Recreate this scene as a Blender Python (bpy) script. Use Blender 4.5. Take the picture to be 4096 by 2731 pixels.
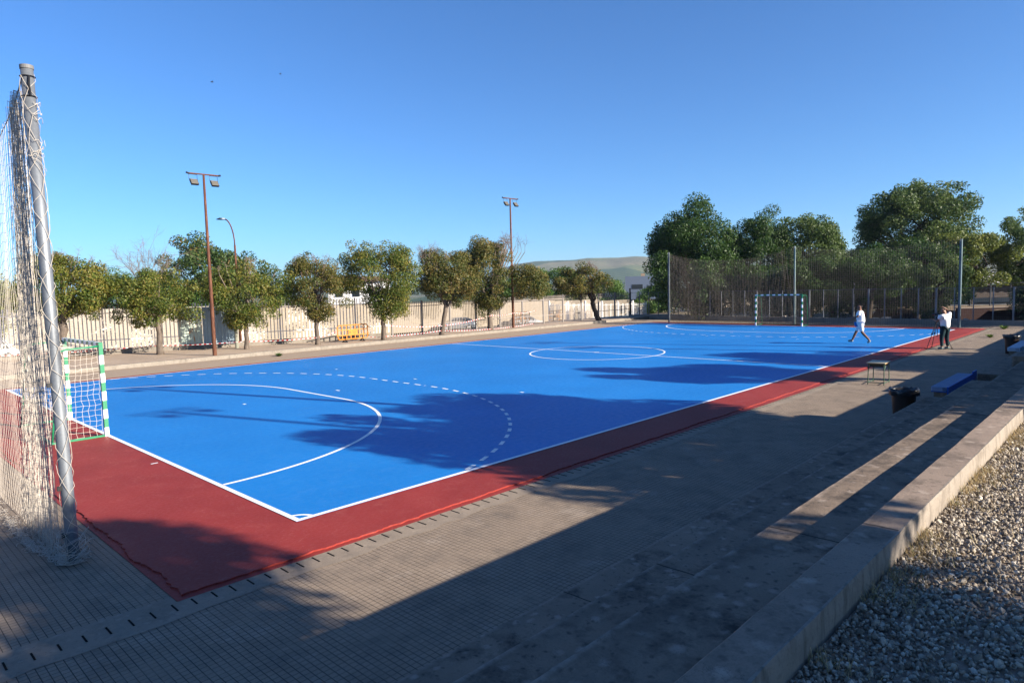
import bpy, math, random
import numpy as np
from mathutils import Vector, Matrix
R = math.radians
for o in list(bpy.data.objects): bpy.data.objects.remove(o)
scn = bpy.context.scene
col = scn.collection
# ------------------------------------------------------------------ camera
CAM = (-4.2323, -8.2000, 3.0604); YAW = 0.769732; PITCH = -0.081647; ROLL = -0.0265546
fw = Vector((math.cos(PITCH)*math.cos(YAW), math.cos(PITCH)*math.sin(YAW), math.sin(PITCH)))
rt = Vector((math.sin(YAW), -math.cos(YAW), 0)); up = rt.cross(fw)
r2 = rt*math.cos(ROLL)+up*math.sin(ROLL); u2 = -rt*math.sin(ROLL)+up*math.cos(ROLL)
cd = bpy.data.cameras.new('camera'); cam = bpy.data.objects.new('camera', cd); col.objects.link(cam)
M = Matrix.Identity(4)
for i in range(3): M[i][0], M[i][1], M[i][2], M[i][3] = r2[i], u2[i], -fw[i], CAM[i]
cam.matrix_world = M
cd.sensor_fit = 'HORIZONTAL'; cd.sensor_width = 36; cd.lens = 2680.14/4096*36
cd.clip_start = 0.05; cd.clip_end = 20000
scn.camera = cam
# ------------------------------------------------------------------ world, sun, exposure
SUN_EL = R(21.5); SX, SY = 0.320, -0.947
w = bpy.data.worlds.new('World'); scn.world = w; w.use_nodes = True
nt = w.node_tree; bg = nt.nodes['Background']
sky = nt.nodes.new('ShaderNodeTexSky'); sky.sky_type = 'NISHITA'; sky.sun_disc = False
sky.sun_elevation = SUN_EL; sky.sun_rotation = math.atan2(SX, SY)
sky.altitude = 600; sky.air_density = 1.0; sky.dust_density = 0.25; sky.ozone_density = 3.5
tint = nt.nodes.new('ShaderNodeMix'); tint.data_type = 'RGBA'; tint.blend_type = 'MULTIPLY'; tint.inputs[0].default_value = 1.0
nt.links.new(sky.outputs[0], tint.inputs[6]); tint.inputs[7].default_value = (.54, .915, 1.32, 1)   # clear, deep blue late-day air
nt.links.new(tint.outputs[2], bg.inputs[0]); bg.inputs[1].default_value = 0.052
sl = bpy.data.lights.new('sun', 'SUN'); sl.energy = 5.0; sl.angle = R(0.53); sl.color = (1.0, 0.90, 0.76)
so = bpy.data.objects.new('sun', sl); col.objects.link(so)
so.rotation_euler = Vector((SX*math.cos(SUN_EL), SY*math.cos(SUN_EL), math.sin(SUN_EL))).to_track_quat('Z', 'Y').to_euler()
scn.view_settings.view_transform = 'Standard'; scn.view_settings.look = 'None'
scn.view_settings.exposure = 1.5; scn.view_settings.gamma = 1.0
scn.render.engine = 'CYCLES'
scn.render.resolution_x = 1024; scn.render.resolution_y = 682

# ------------------------------------------------------------------ tagging
def tag(o, label=None, cat=None, group=None, kind=None):
    if label: o['label'] = label
    if cat: o['category'] = cat
    if group: o['group'] = group
    if kind: o['kind'] = kind
    return o
def empty(name, loc, label, cat, group=None, rz=0.0):
    o = bpy.data.objects.new(name, None); col.objects.link(o)
    o.location = loc; o.rotation_euler = (0, 0, rz); o.empty_display_size = 0.3
    return tag(o, label, cat, group)
def copy_tree(o, parent=None):
    c = o.copy(); col.objects.link(c)
    if parent is not None: c.parent = parent
    for ch in [x for x in bpy.data.objects if x.parent == o]: copy_tree(ch, c)
    return c
# ------------------------------------------------------------------ mesh builder
BOXF = np.array([[0,3,2,1],[4,5,6,7],[0,1,5,4],[1,2,6,5],[2,3,7,6],[3,0,4,7]])
BOXV = np.array([[-1,-1,-1],[1,-1,-1],[1,1,-1],[-1,1,-1],[-1,-1,1],[1,-1,1],[1,1,1],[-1,1,1]])*0.5
def rotz(V, a):
    c, s = math.cos(a), math.sin(a)
    return np.stack([V[..., 0]*c-V[..., 1]*s, V[..., 0]*s+V[..., 1]*c, V[..., 2]], -1)
class MB:
    def __init__(s): s.ch = []; s.n = 0; s.attr = []; s.mi = []
    def add(s, V, F, rnd=None, mi=0):
        V = np.asarray(V, float).reshape(-1, 3); F = np.asarray(F, int)
        s.ch.append((V, F+s.n)); s.n += len(V)
        s.attr.append(np.zeros(len(F)) if rnd is None else rnd); s.mi.append(np.full(len(F), mi)); return s
    def box(s, x0, x1, y0, y1, z0, z1, mi=0):
        V = BOXV+0.5; V = V*np.array([x1-x0, y1-y0, z1-z0])+np.array([x0, y0, z0]); return s.add(V, BOXF, mi=mi)
    def cbox(s, c, size, rz=0, mi=0, rot=None):
        V = BOXV*np.array(size)
        if rot is not None: V = V@np.array(rot).T
        V = rotz(V, rz)+np.array(c); return s.add(V, BOXF, mi=mi)
    def boxes(s, C, S, rz=0, mi=0, rnd=None):
        C = np.asarray(C, float); S = np.broadcast_to(np.asarray(S, float), C.shape)
        V = BOXV[None]*S[:, None]; V = rotz(V, rz)+C[:, None]
        F = BOXF[None]+8*np.arange(len(C))[:, None, None]
        return s.add(V, F.reshape(-1, 4), mi=mi, rnd=None if rnd is None else np.repeat(rnd, 6))
    def segs(s, P, Q, r, n=3, mi=0):
        P = np.asarray(P, float); Q = np.asarray(Q, float); d = Q-P
        L = np.linalg.norm(d, axis=1); k = L > 1e-6; P, Q, d = P[k], Q[k], d[k]/L[k][:, None]
        r = np.broadcast_to(np.asarray(r, float), L.shape)[k]
        a = np.where(np.abs(d[:, 2:3]) > .9, np.array([[1., 0, 0]]), np.array([[0, 0, 1.]]))
        u = np.cross(d, a); u /= np.linalg.norm(u, axis=1)[:, None]; v = np.cross(d, u)
        an = np.arange(n)*2*math.pi/n
        off = (u[:, None]*np.cos(an)[None, :, None]+v[:, None]*np.sin(an)[None, :, None])*r[:, None, None]
        V = np.concatenate([P[:, None]+off, Q[:, None]+off], 1)
        i = np.arange(n); j = (i+1) % n
        F = np.stack([i, i+n, j+n, j], 1)[None]+2*n*np.arange(len(P))[:, None, None]
        return s.add(V, F.reshape(-1, 4), mi=mi)
    def poly(s, pts, r, n=3, mi=0):
        pts = np.asarray(pts, float); return s.segs(pts[:-1], pts[1:], r, n, mi)
    def tube(s, path, rad, n=8, cap=True, mi=0):
        path = np.asarray(path, float); m = len(path)
        rad = np.broadcast_to(np.asarray(rad, float), (m,))
        t = np.gradient(path, axis=0); t /= np.linalg.norm(t, axis=1)[:, None]+1e-12
        a = np.array([0, 0, 1.]) if abs(t[0, 2]) < .9 else np.array([1., 0, 0])
        u = np.cross(t[0], a); u /= np.linalg.norm(u); rings = []
        an = np.arange(n)*2*math.pi/n
        for k in range(m):
            u = u-t[k]*(u@t[k]); u /= np.linalg.norm(u)+1e-12; v = np.cross(t[k], u)
            rings.append(path[k]+(u[None]*np.cos(an)[:, None]+v[None]*np.sin(an)[:, None])*rad[k])
        V = np.concatenate(rings+[path[:1], path[-1:]]); i = np.arange(n); j = (i+1) % n
        F = np.concatenate([np.stack([i+k*n, j+k*n, j+(k+1)*n, i+(k+1)*n], 1) for k in range(m-1)])
        s.add(V, F, mi=mi)
        if cap:
            b = s.n-len(V); T = np.concatenate([np.stack([j, i, np.full(n, m*n)], 1), np.stack([i+(m-1)*n, j+(m-1)*n, np.full(n, m*n+1)], 1)])
            s.ch.append((np.zeros((0, 3)), T+b)); s.attr.append(np.zeros(len(T))); s.mi.append(np.full(len(T), mi))
        return s
    def prism(s, pts, z0, z1, mi=0):
        pts = np.asarray(pts, float); n = len(pts)
        V = np.concatenate([np.c_[pts, np.full(n, z0)], np.c_[pts, np.full(n, z1)]])
        i = np.arange(n); j = (i+1) % n
        s.add(V, np.stack([i, j, j+n, i+n], 1), mi=mi); b = s.n-2*n
        for f in (np.arange(n)[::-1], np.arange(n)+n):
            s.ch.append((np.zeros((0, 3)), f[None]+b)); s.attr.append(np.zeros(1)); s.mi.append(np.full(1, mi))
        return s
    def lathe(s, prof, c=(0, 0, 0), n=20, mi=0, closed=True):
        prof = np.asarray(prof, float); an = np.arange(n)*2*math.pi/n
        V = np.stack([np.stack([p[0]*np.cos(an), p[0]*np.sin(an), np.full(n, p[1])], 1) for p in prof]).reshape(-1, 3)+np.array(c)
        i = np.arange(n); j = (i+1) % n
        F = np.concatenate([np.stack([i+k*n, j+k*n, j+(k+1)*n, i+(k+1)*n], 1) for k in range(len(prof)-1)])
        return s.add(V, F, mi=mi)
    def build(s, name, mats, parent=None, smooth=False, loc=None, rz=0, attr=False):
        V = np.concatenate([c[0] for c in s.ch]); me = bpy.data.meshes.new(name)
        me.vertices.add(len(V)); me.vertices.foreach_set('co', V.ravel().astype(np.float32))
        tot = np.concatenate([np.full(len(c[1]), c[1].shape[1]) for c in s.ch]); idx = np.concatenate([c[1].ravel() for c in s.ch])
        me.loops.add(len(idx)); me.loops.foreach_set('vertex_index', idx.astype(np.int32))
        me.polygons.add(len(tot)); st = np.concatenate([[0], np.cumsum(tot)[:-1]])
        me.polygons.foreach_set('loop_start', st.astype(np.int32)); me.polygons.foreach_set('loop_total', tot.astype(np.int32))
        if not isinstance(mats, (list, tuple)): mats = [mats]
        for m in mats: me.materials.append(m)
        me.polygons.foreach_set('material_index', np.concatenate(s.mi).astype(np.int32))
        me.polygons.foreach_set('use_smooth', np.full(len(tot), bool(smooth)))
        me.update(calc_edges=True); me.validate()
        if attr:
            a = me.attributes.new('rnd', 'FLOAT', 'FACE'); a.data.foreach_set('value', np.concatenate(s.attr).astype(np.float32))
        o = bpy.data.objects.new(name, me); col.objects.link(o)
        if parent is not None: o.parent = parent
        if loc is not None: o.location = loc
        o.rotation_euler[2] = rz
        return o
# ------------------------------------------------------------------ materials
def srgb(r, g, b):
    f = lambda c: (c/255/12.92) if c/255 <= .04045 else ((c/255+.055)/1.055)**2.4
    return (f(r), f(g), f(b), 1)
class NM:
    def __init__(s, name):
        s.m = bpy.data.materials.new(name); s.m.use_nodes = True; s.t = s.m.node_tree
        s.b = s.t.nodes['Principled BSDF']; s.tc = s.t.nodes.new('ShaderNodeTexCoord'); s.geo = s.t.nodes.new('ShaderNodeNewGeometry')
        s.P = s.geo.outputs['Position']
    def n(s, ty, ins=None, **kw):
        x = s.t.nodes.new(ty)
        for k, v in kw.items(): setattr(x, k, v)
        for k, v in (ins or {}).items(): s.set(x.inputs[k], v)
        return x
    def set(s, i, v):
        if hasattr(v, 'is_output') or isinstance(v, bpy.types.NodeSocket): s.t.links.new(v, i)
        else: i.default_value = v
    def noise(s, scale, detail=4, rough=.55, co=None, dist=0):
        x = s.n('ShaderNodeTexNoise', {'Scale': scale, 'Detail': detail, 'Roughness': rough, 'Distortion': dist}); s.set(x.inputs['Vector'], co or s.P); return x.outputs['Fac']
    def vor(s, scale, feature='F1', co=None, out='Distance', rnd=1.0):
        x = s.n('ShaderNodeTexVoronoi', {'Scale': scale, 'Randomness': rnd}, feature=feature); s.set(x.inputs['Vector'], co or s.P); return x.outputs[out]
    def ramp(s, f, stops, interp='LINEAR'):
        x = s.n('ShaderNodeValToRGB', {'Fac': f}); x.color_ramp.interpolation = interp; e = x.color_ramp.elements
        while len(e) < len(stops): e.new(.5)
        for i, (p, c) in enumerate(stops):
            e[i].position = p; e[i].color = c if len(c) == 4 else (*c, 1)
        return x.outputs[0]
    def mr(s, f, a, b, c=0., d=1.):
        return s.n('ShaderNodeMapRange', {0: f, 1: a, 2: b, 3: c, 4: d}).outputs[0]
    def math(s, op, a, b=0., c=0.):
        x = s.n('ShaderNodeMath', operation=op); s.set(x.inputs[0], a); s.set(x.inputs[1], b); s.set(x.inputs[2], c); return x.outputs[0]
    def mix(s, f, a, b, mode='MIX'):
        x = s.n('ShaderNodeMix', data_type='RGBA', blend_type=mode); s.set(x.inputs[0], f); s.set(x.inputs[6], a); s.set(x.inputs[7], b); return x.outputs[2]
    def sep(s, v=None):
        x = s.n('ShaderNodeSeparateXYZ'); s.set(x.inputs[0], v or s.P); return x.outputs
    def comb(s, x=0., y=0., z=0.):
        k = s.n('ShaderNodeCombineXYZ'); s.set(k.inputs[0], x); s.set(k.inputs[1], y); s.set(k.inputs[2], z); return k.outputs[0]
    def scale(s, v, sc):
        k = s.n('ShaderNodeVectorMath', operation='MULTIPLY'); s.set(k.inputs[0], v); k.inputs[1].default_value = sc; return k.outputs[0]
    def bump(s, h, strength=.3, dist=.01):
        x = s.n('ShaderNodeBump', {'Height': h, 'Strength': strength, 'Distance': dist}); s.set(s.b.inputs['Normal'], x.outputs[0]); return s
    def fin(s, colr, rough=.8, spec=.3, metal=0.):
        s.set(s.b.inputs['Base Color'], colr); s.set(s.b.inputs['Roughness'], rough); s.set(s.b.inputs['Specular IOR Level'], spec); s.set(s.b.inputs['Metallic'], metal); return s.m
def plain(name, c, rough=.7, spec=.3, metal=0., var=.12, scale=6.):
    k = NM(name); f = k.noise(scale, 5)
    d = tuple(x*(1-var) for x in c[:3])+(1,); l = tuple(min(1, x*(1+var)) for x in c[:3])+(1,)
    k.bump(k.noise(scale*12, 3), .1, .004)
    return k.fin(k.mix(f, d, l), rough, spec, metal)

def m_blue():
    k = NM('court_blue_paint'); big = k.noise(.35, 4); fine = k.noise(9, 6)
    c = k.mix(k.mr(big, .35, .65), (.0025, .148, .455, 1), (.0045, .172, .51, 1))
    st = k.noise(1.0, 5, .6, k.scale(k.P, (.5, 7, 1)))      # faint roller streaks
    c = k.mix(k.mr(st, .5, .8, 0, .22), c, (.020, .21, .60, 1))
    dust = k.noise(1.7, 7, .7); c = k.mix(k.mr(dust, .55, .8, 0, .30), c, (.045, .235, .50, 1))
    sc = k.noise(1.3, 8, .62, k.scale(k.P, (3, 1, 1)), 2.5)
    c = k.mix(k.mr(k.math('ABSOLUTE', k.math('SUBTRACT', sc, .5)), 0, .004, .22, 0), c, (.35, .48, .75, 1))
    s2 = k.noise(.8, 9, .64, k.scale(k.P, (1, 4, 1)), 2.); c = k.mix(k.mr(k.math('ABSOLUTE', k.math('SUBTRACT', s2, .47)), 0, .003, .25, 0), c, (.30, .46, .75, 1))
    k.bump(fine, .10, .004)
    return k.fin(c, k.mr(fine, .3, .7, .42, .58), .42)
def m_red():
    k = NM('apron_red_paint'); big = k.noise(.8, 5); fine = k.noise(22, 6)
    c = k.mix(k.mr(big, .3, .7), (.205, .024, .018, 1), (.265, .034, .026, 1))
    d = k.noise(2.4, 9, .72); c = k.mix(k.mr(d, .54, .76, 0, .45), c, (.36, .095, .075, 1))
    sc = k.noise(1.1, 8, .6, k.P, 3.0)
    c = k.mix(k.mr(k.math('ABSOLUTE', k.math('SUBTRACT', sc, .52)), 0, .0035, .22, 0), c, (.55, .33, .28, 1))
    k.bump(fine, .25, .004)
    return k.fin(c, k.mr(fine, .3, .7, .55, .72), .22)
def m_line():
    k = NM('white_line_paint'); f = k.noise(30, 5); g = k.noise(4, 6)
    c = k.mix(k.mr(g, .55, .8, 0, .5), (.80, .81, .82, 1), (.55, .58, .62, 1))
    return k.fin(k.mix(k.mr(f, .3, .8, 0, .2), c, (.6, .6, .6, 1)), .6, .3)
def m_paving():
    k = NM('grooved_tile_paving'); x, y, z = k.sep()
    T = .2
    tx = k.math('FLOOR', k.math('DIVIDE', x, T)); ph = k.n('ShaderNodeTexWhiteNoise', noise_dimensions='1D'); k.set(ph.inputs['W'], tx)
    y2 = k.math('ADD', y, k.math('MULTIPLY', k.math('SUBTRACT', ph.outputs[0], .5), .02))
    def groove(v, wd):
        a = k.math('PINGPONG', v, T/6); return k.mr(a, wd*.45, wd, 1, 0)
    gx = groove(x, .0048); gy = groove(y2, .0036)
    wear = k.noise(1.3, 6, .65); wear2 = k.noise(.5, 3)
    gm = k.math('MULTIPLY', k.math('MAXIMUM', gx, gy), k.mr(wear, .33, .52, .25, 1))
    ty = k.math('FLOOR', k.math('DIVIDE', y2, T)); wn = k.n('ShaderNodeTexWhiteNoise', noise_dimensions='2D'); k.set(wn.inputs['Vector'], k.comb(tx, ty))
    cx = k.math('FLOOR', k.math('DIVIDE', x, T/3)); cy = k.math('FLOOR', k.math('DIVIDE', y2, T/3)); wc = k.n('ShaderNodeTexWhiteNoise', noise_dimensions='2D'); k.set(wc.inputs['Vector'], k.comb(cx, cy))
    c = k.mix(wear2, (0.215, 0.165, 0.121, 1), (0.289, 0.223, 0.162, 1))
    c = k.mix(k.mr(wn.outputs[0], 0, 1, 0, .30), c, (0.200, 0.156, 0.119, 1))
    c = k.mix(k.mr(wc.outputs[0], 0, 1, 0, .22), c, (0.325, 0.257, 0.192, 1))
    st = k.noise(1.9, 8, .72); c = k.mix(k.mr(st, .48, .70, 0, .62), c, (0.110, 0.091, 0.075, 1))
    lt = k.noise(1.4, 8, .74); c = k.mix(k.mr(lt, .55, .72, 0, .55), c, (0.378, 0.317, 0.255, 1))
    c = k.mix(k.mr(k.noise(60, 4), .45, .7, 0, .25), c, (0.126, 0.105, 0.091, 1))
    lft = k.mr(y, 18, 21)          # the strip beyond the court is worn almost smooth
    gm = k.math('MULTIPLY', gm, k.mr(lft, 0, 1, 1, .25)); c = k.mix(k.math('MULTIPLY', lft, .7), c, (0.347, 0.264, 0.192, 1))
    c = k.mix(k.math('MULTIPLY', gm, .86), c, (0.023, 0.020, 0.020, 1))
    k.bump(k.math('ADD', k.math('MULTIPLY', gm, -1.), k.math('MULTIPLY', k.noise(70, 4), .25)), .6, .006)
    return k.fin(c, .86, .2)
def m_concrete(name, a, b, dark, lich, s=1., spots=.5, streak=False, joint=0., edges=()):
    k = NM(name); n1 = k.noise(1.1*s, 6, .62); n2 = k.noise(9*s, 7, .7); v = k.vor(11*s); n3 = k.noise(3.1*s, 8, .7)
    wv = k.n('ShaderNodeVectorMath', operation='ADD'); k.set(wv.inputs[0], k.P); nn = k.n('ShaderNodeTexNoise', {'Scale': 14*s}); k.set(nn.inputs['Vector'], k.P)
    k.set(wv.inputs[1], k.scale(nn.outputs['Color'], (.07, .07, .07)))
    c = k.mix(k.mr(n1, .3, .7), a, b)
    c = k.mix(k.mr(n3, .5, .7, 0, spots), c, dark)
    v1 = k.vor(6.5*s, co=wv.outputs[0]); c = k.mix(k.mr(v1, .10, .30, spots*.8, 0), c, lich)
    v2 = k.vor(15*s, co=wv.outputs[0]); c = k.mix(k.mr(v2, .12, .28, spots*.6, 0), c, dark)
    c = k.mix(k.mr(k.noise(85*s, 5, .7), .5, .7, 0, .35), c, dark)
    if streak:
        x = k.noise(2.2, 6, .65, k.scale(k.P, (7, 7, .9))); c = k.mix(k.mr(x, .52, .68, 0, .65), c, dark)
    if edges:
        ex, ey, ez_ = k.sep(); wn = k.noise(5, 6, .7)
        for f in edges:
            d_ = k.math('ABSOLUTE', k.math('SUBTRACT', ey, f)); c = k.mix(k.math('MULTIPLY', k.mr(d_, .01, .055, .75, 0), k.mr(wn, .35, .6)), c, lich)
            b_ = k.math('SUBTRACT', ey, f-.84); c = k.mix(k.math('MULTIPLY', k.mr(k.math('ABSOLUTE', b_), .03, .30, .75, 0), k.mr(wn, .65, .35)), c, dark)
    if joint:
        jx, jy, jz = k.sep(); wob = k.noise(3, 4); jj = k.math('PINGPONG', k.math('ADD', jx, k.math('MULTIPLY', wob, .05)), joint)
        c = k.mix(k.mr(jj, .004, .011, .85, 0), c, (.02, .018, .016, 1)); ck = k.noise(.55, 9, .66, k.scale(k.P, (1.6, 1, 1)), .8)
        c = k.mix(k.mr(k.math('ABSOLUTE', k.math('SUBTRACT', ck, .5)), 0, .0022, .55, 0), c, (.03, .027, .024, 1))
    k.bump(k.math('ADD', k.noise(50*s, 5, .7), k.math('MULTIPLY', n2, .8)), .55, .006)
    return k.fin(c, .9, .15)
def m_leaf(name, cols, trans=.42, rough=.5):
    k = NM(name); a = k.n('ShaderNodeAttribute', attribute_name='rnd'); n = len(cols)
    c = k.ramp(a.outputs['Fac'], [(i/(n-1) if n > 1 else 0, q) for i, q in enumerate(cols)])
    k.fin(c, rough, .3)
    tr = k.n('ShaderNodeBsdfTranslucent'); k.set(tr.inputs[0], c); mx = k.n('ShaderNodeMixShader', {0: trans})
    k.t.links.new(k.b.outputs[0], mx.inputs[1]); k.t.links.new(tr.outputs[0], mx.inputs[2])
    out = [q for q in k.t.nodes if q.type == 'OUTPUT_MATERIAL'][0]; k.t.links.new(mx.outputs[0], out.inputs[0])
    return k.m
def m_rust(name, a, b, c_, metal=.2):
    k = NM(name); n1 = k.noise(5, 7, .7, k.scale(k.P, (3, 3, .6))); n2 = k.noise(18, 6, .7)
    c = k.ramp(n1, [(.3, a), (.5, b), (.72, c_)]); c = k.mix(k.mr(n2, .5, .75, 0, .5), c, a)
    k.bump(n2, .3, .003); return k.fin(c, .75, .3, metal)
def m_worn(name, paint, rust, amt=.55, base=None):
    k = NM(name); n1 = k.noise(1.6, 7, .72, k.scale(k.P, (4, 4, 1))); c = k.mix(k.mr(n1, amt, amt+.09), paint, rust)
    c = k.mix(k.mr(k.noise(.6, 5), .5, .7, 0, .35), c, base or rust); return k.fin(c, .7, .3)
def m_brick(name, c1, c2, mortar, bw, bh, ang=0.):
    k = NM(name); x, y, z = k.sep(); u = k.math('ADD', k.math('MULTIPLY', x, math.cos(ang)), k.math('MULTIPLY', y, math.sin(ang)))
    b = k.n('ShaderNodeTexBrick', {'Scale': 1., 'Mortar Size': bh*.13, 'Brick Width': bw, 'Row Height': bh, 'Color1': c1, 'Color2': c2, 'Mortar': mortar}); k.set(b.inputs['Vector'], k.comb(u, z))
    c = k.mix(k.mr(k.noise(.5, 6, .65), .48, .7, 0, .5), b.outputs[0], mortar)
    c = k.mix(k.mr(k.noise(1.5, 7, .7, k.scale(k.P, (1, 1, .25))), .55, .75, 0, .4), c, tuple(q*.45 for q in c1[:3])+(1,))
    return k.fin(c, .9, .15)
def m_galv(name, c=(.30, .34, .38, 1)):
    k = NM(name); f = k.noise(3, 6, .6, k.scale(k.P, (1, 1, .3))); v = k.vor(40)
    cc = k.mix(k.mr(f, .35, .65), tuple(q*.7 for q in c[:3])+(1,), tuple(min(1, q*1.25) for q in c[:3])+(1,))
    cc = k.mix(k.mr(v, 0, .6, .25, 0), cc, (.28, .30, .32, 1)); return k.fin(cc, .5, .4, .45)
MB_blue = m_blue(); MB_red = m_red(); M_line = m_line(); M_pav = m_paving()
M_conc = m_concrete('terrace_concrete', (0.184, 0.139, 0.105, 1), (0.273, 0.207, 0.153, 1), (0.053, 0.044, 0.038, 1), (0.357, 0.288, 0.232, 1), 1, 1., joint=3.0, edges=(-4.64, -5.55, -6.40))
M_kerb = m_concrete('wall_cap_concrete', (0.200, 0.154, 0.119, 1), (0.315, 0.240, 0.187, 1), (0.090, 0.072, 0.059, 1), (0.410, 0.332, 0.264, 1), .95, .85, joint=2.35)
M_plaster = m_concrete('kerb_side_plaster', (.235, .200, .165, 1), (.285, .245, .205, 1), (.085, .07, .055, 1), (.31, .275, .24, 1), .9, .35, True)
M_walk = m_concrete('sidewalk_concrete', (0.315, 0.245, 0.187, 1), (0.420, 0.327, 0.246, 1), (0.200, 0.159, 0.123, 1), (0.483, 0.384, 0.301, 1), .5, .35)
M_kerbstone = m_concrete('kerb_stone', (.185, .162, .135, 1), (.255, .225, .19, 1), (.11, .095, .078, 1), (.31, .28, .24, 1), 1.2, .6)
M_drain = m_concrete('drain_cement', (0.210, 0.171, 0.133, 1), (0.300, 0.240, 0.182, 1), (0.115, 0.097, 0.081, 1), (0.347, 0.288, 0.228, 1), 1.3, .5)
M_dark = plain('slot_dark', (.006, .006, .006, 1), .9, .1)
M_dirt = m_concrete('dry_dirt', (.16, .115, .075, 1), (.25, .19, .13, 1), (.10, .075, .05, 1), (.30, .25, .18, 1), .4, .4)
M_asph = m_concrete('asphalt_road', (.075, .072, .07, 1), (.10, .096, .09, 1), (.05, .05, .05, 1), (.12, .12, .11, 1), .5, .3)
M_galv = m_galv('galvanised_steel', (.165, .18, .20, 1)); M_galvd = m_galv('grey_blue_steel', (.08, .10, .12, 1))
M_twine = plain('cream_net_twine', (.45, .405, .35, 1), .85, .1, var=.3, scale=14); M_twine2 = plain('shaded_net_twine', (.115, .10, .085, 1), .85, .1, var=.25, scale=3)  # second twine: same cream, its colour darkened to stand for partial shade
M_green = plain('goal_green_paint', (.008, .175, .075, 1), .42, .5, var=.15); M_white = plain('goal_white_paint', (.80, .80, .80, 1), .42, .5, var=.04)
M_rust = m_rust('rusty_pole', (.045, .018, .012, 1), (.105, .040, .022, 1), (.21, .10, .05, 1))
M_fw = m_worn('white_fence_paint', (.78, .73, .67, 1), (.28, .18, .13, 1), .64, (.58, .52, .46, 1))
M_fd = m_worn('dull_fence_paint', (.24, .205, .18, 1), (.12, .08, .06, 1), .60, (.36, .31, .27, 1))
M_fw2 = plain('bright_white_fence', (.74, .72, .70, 1), .5, .3, var=.06)
M_bark = m_rust('bark', (.050, .038, .030, 1), (.11, .085, .066, 1), (.17, .135, .105, 1), 0.); M_twig = m_rust('dead_twig', (.12, .085, .065, 1), (.18, .135, .105, 1), (.25, .2, .16, 1), 0.)
M_black = plain('black_plastic', (.010, .010, .011, 1), .5, .4); M_glass = plain('car_glass', (.02, .025, .03, 1), .08, .8, var=.05)
M_tyre = plain('tyre_rubber', (.015, .015, .015, 1), .8, .2); M_rim = plain('wheel_rim', (.45, .46, .48, 1), .35, .5, .6)
L_str = m_leaf('street_tree_leaf', [(.022, .050, .010), (.048, .090, .014), (.105, .138, .022), (.20, .175, .034), (.28, .19, .050)])
L_strb = m_leaf('street_tree_brown_leaf', [(.022, .042, .010), (.046, .074, .015), (.105, .112, .024), (.185, .142, .038), (.26, .16, .055)])
L_dark = m_leaf('dark_green_leaf', [(.012, .030, .009), (.022, .052, .011), (.042, .088, .015), (.078, .130, .024)])
L_mid = m_leaf('mid_green_leaf', [(.030, .070, .014), (.055, .120, .022), (.095, .165, .030), (.15, .20, .042)])
L_oliv = m_leaf('olive_green_leaf', [(.024, .046, .014), (.048, .084, .022), (.090, .135, .034), (.155, .19, .055)])
L_yel = m_leaf('yellow_green_leaf', [(.045, .075, .016), (.085, .120, .024), (.15, .175, .034), (.25, .235, .05)])
L_red = m_leaf('oleander_leaf', [(.018, .035, .014), (.03, .06, .02), (.05, .08, .025), (.35, .06, .14)])

# ------------------------------------------------------------------ the setting
def sheet(name, pts, z, mat, kind='structure', thick=None):
    m = MB()
    if thick: m.prism(pts, z-thick, z)
    else:
        p = np.asarray(pts, float); m.add(np.c_[p, np.full(len(p), z)], [list(range(len(p)))])
    o = m.build(name, mat); return tag(o, kind=kind)
def rect(x0, x1, y0, y1): return [(x0, y0), (x1, y0), (x1, y1), (x0, y1)]
def sst(t): t = np.clip(t, 0, 1); return t*t*(3-2*t)
# terrain: one sheet to the horizon
def ground_h(x, y):
    x = np.asarray(x, float); y = np.asarray(y, float)
    z = -.10-1.85*sst((y-29-np.clip((16-x)*.4, 0, 12))/14)-1.1*sst((x-47)/40)*sst((y-27)/10)
    z = z-.45*sst((x-48)/9)*(1-sst((y-20)/8))
    r = np.hypot(x-CAM[0], y-CAM[1]); az = np.degrees(np.arctan2(y-CAM[1], x-CAM[0]))
    z = z-10*sst((r-250)/600)
    ridge = 16+77*sst((51-az)/9.5)+6*np.exp(-((az-35)/4)**2)+.8*np.sin(az*1.9)
    ridge = np.where((az > 75) | (az < -25), ridge*.35, ridge)
    hill = (ridge+10)*sst((r-1100)/1350)**1.15*(1-.35*sst((r-2500)/2500))
    low = 12*np.exp(-((r-950)/260)**2)*(1+.5*np.sin(az*.8))
    rough = 1.6*np.sin(az*1.3+r*.004)*sst((r-1000)/800)*(1-sst((r-2200)/300))+.8*np.sin(az*3.1-r*.009)*sst((r-900)/600)*(1-sst((r-2250)/250))
    return z+hill+low*0.5+rough
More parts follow.
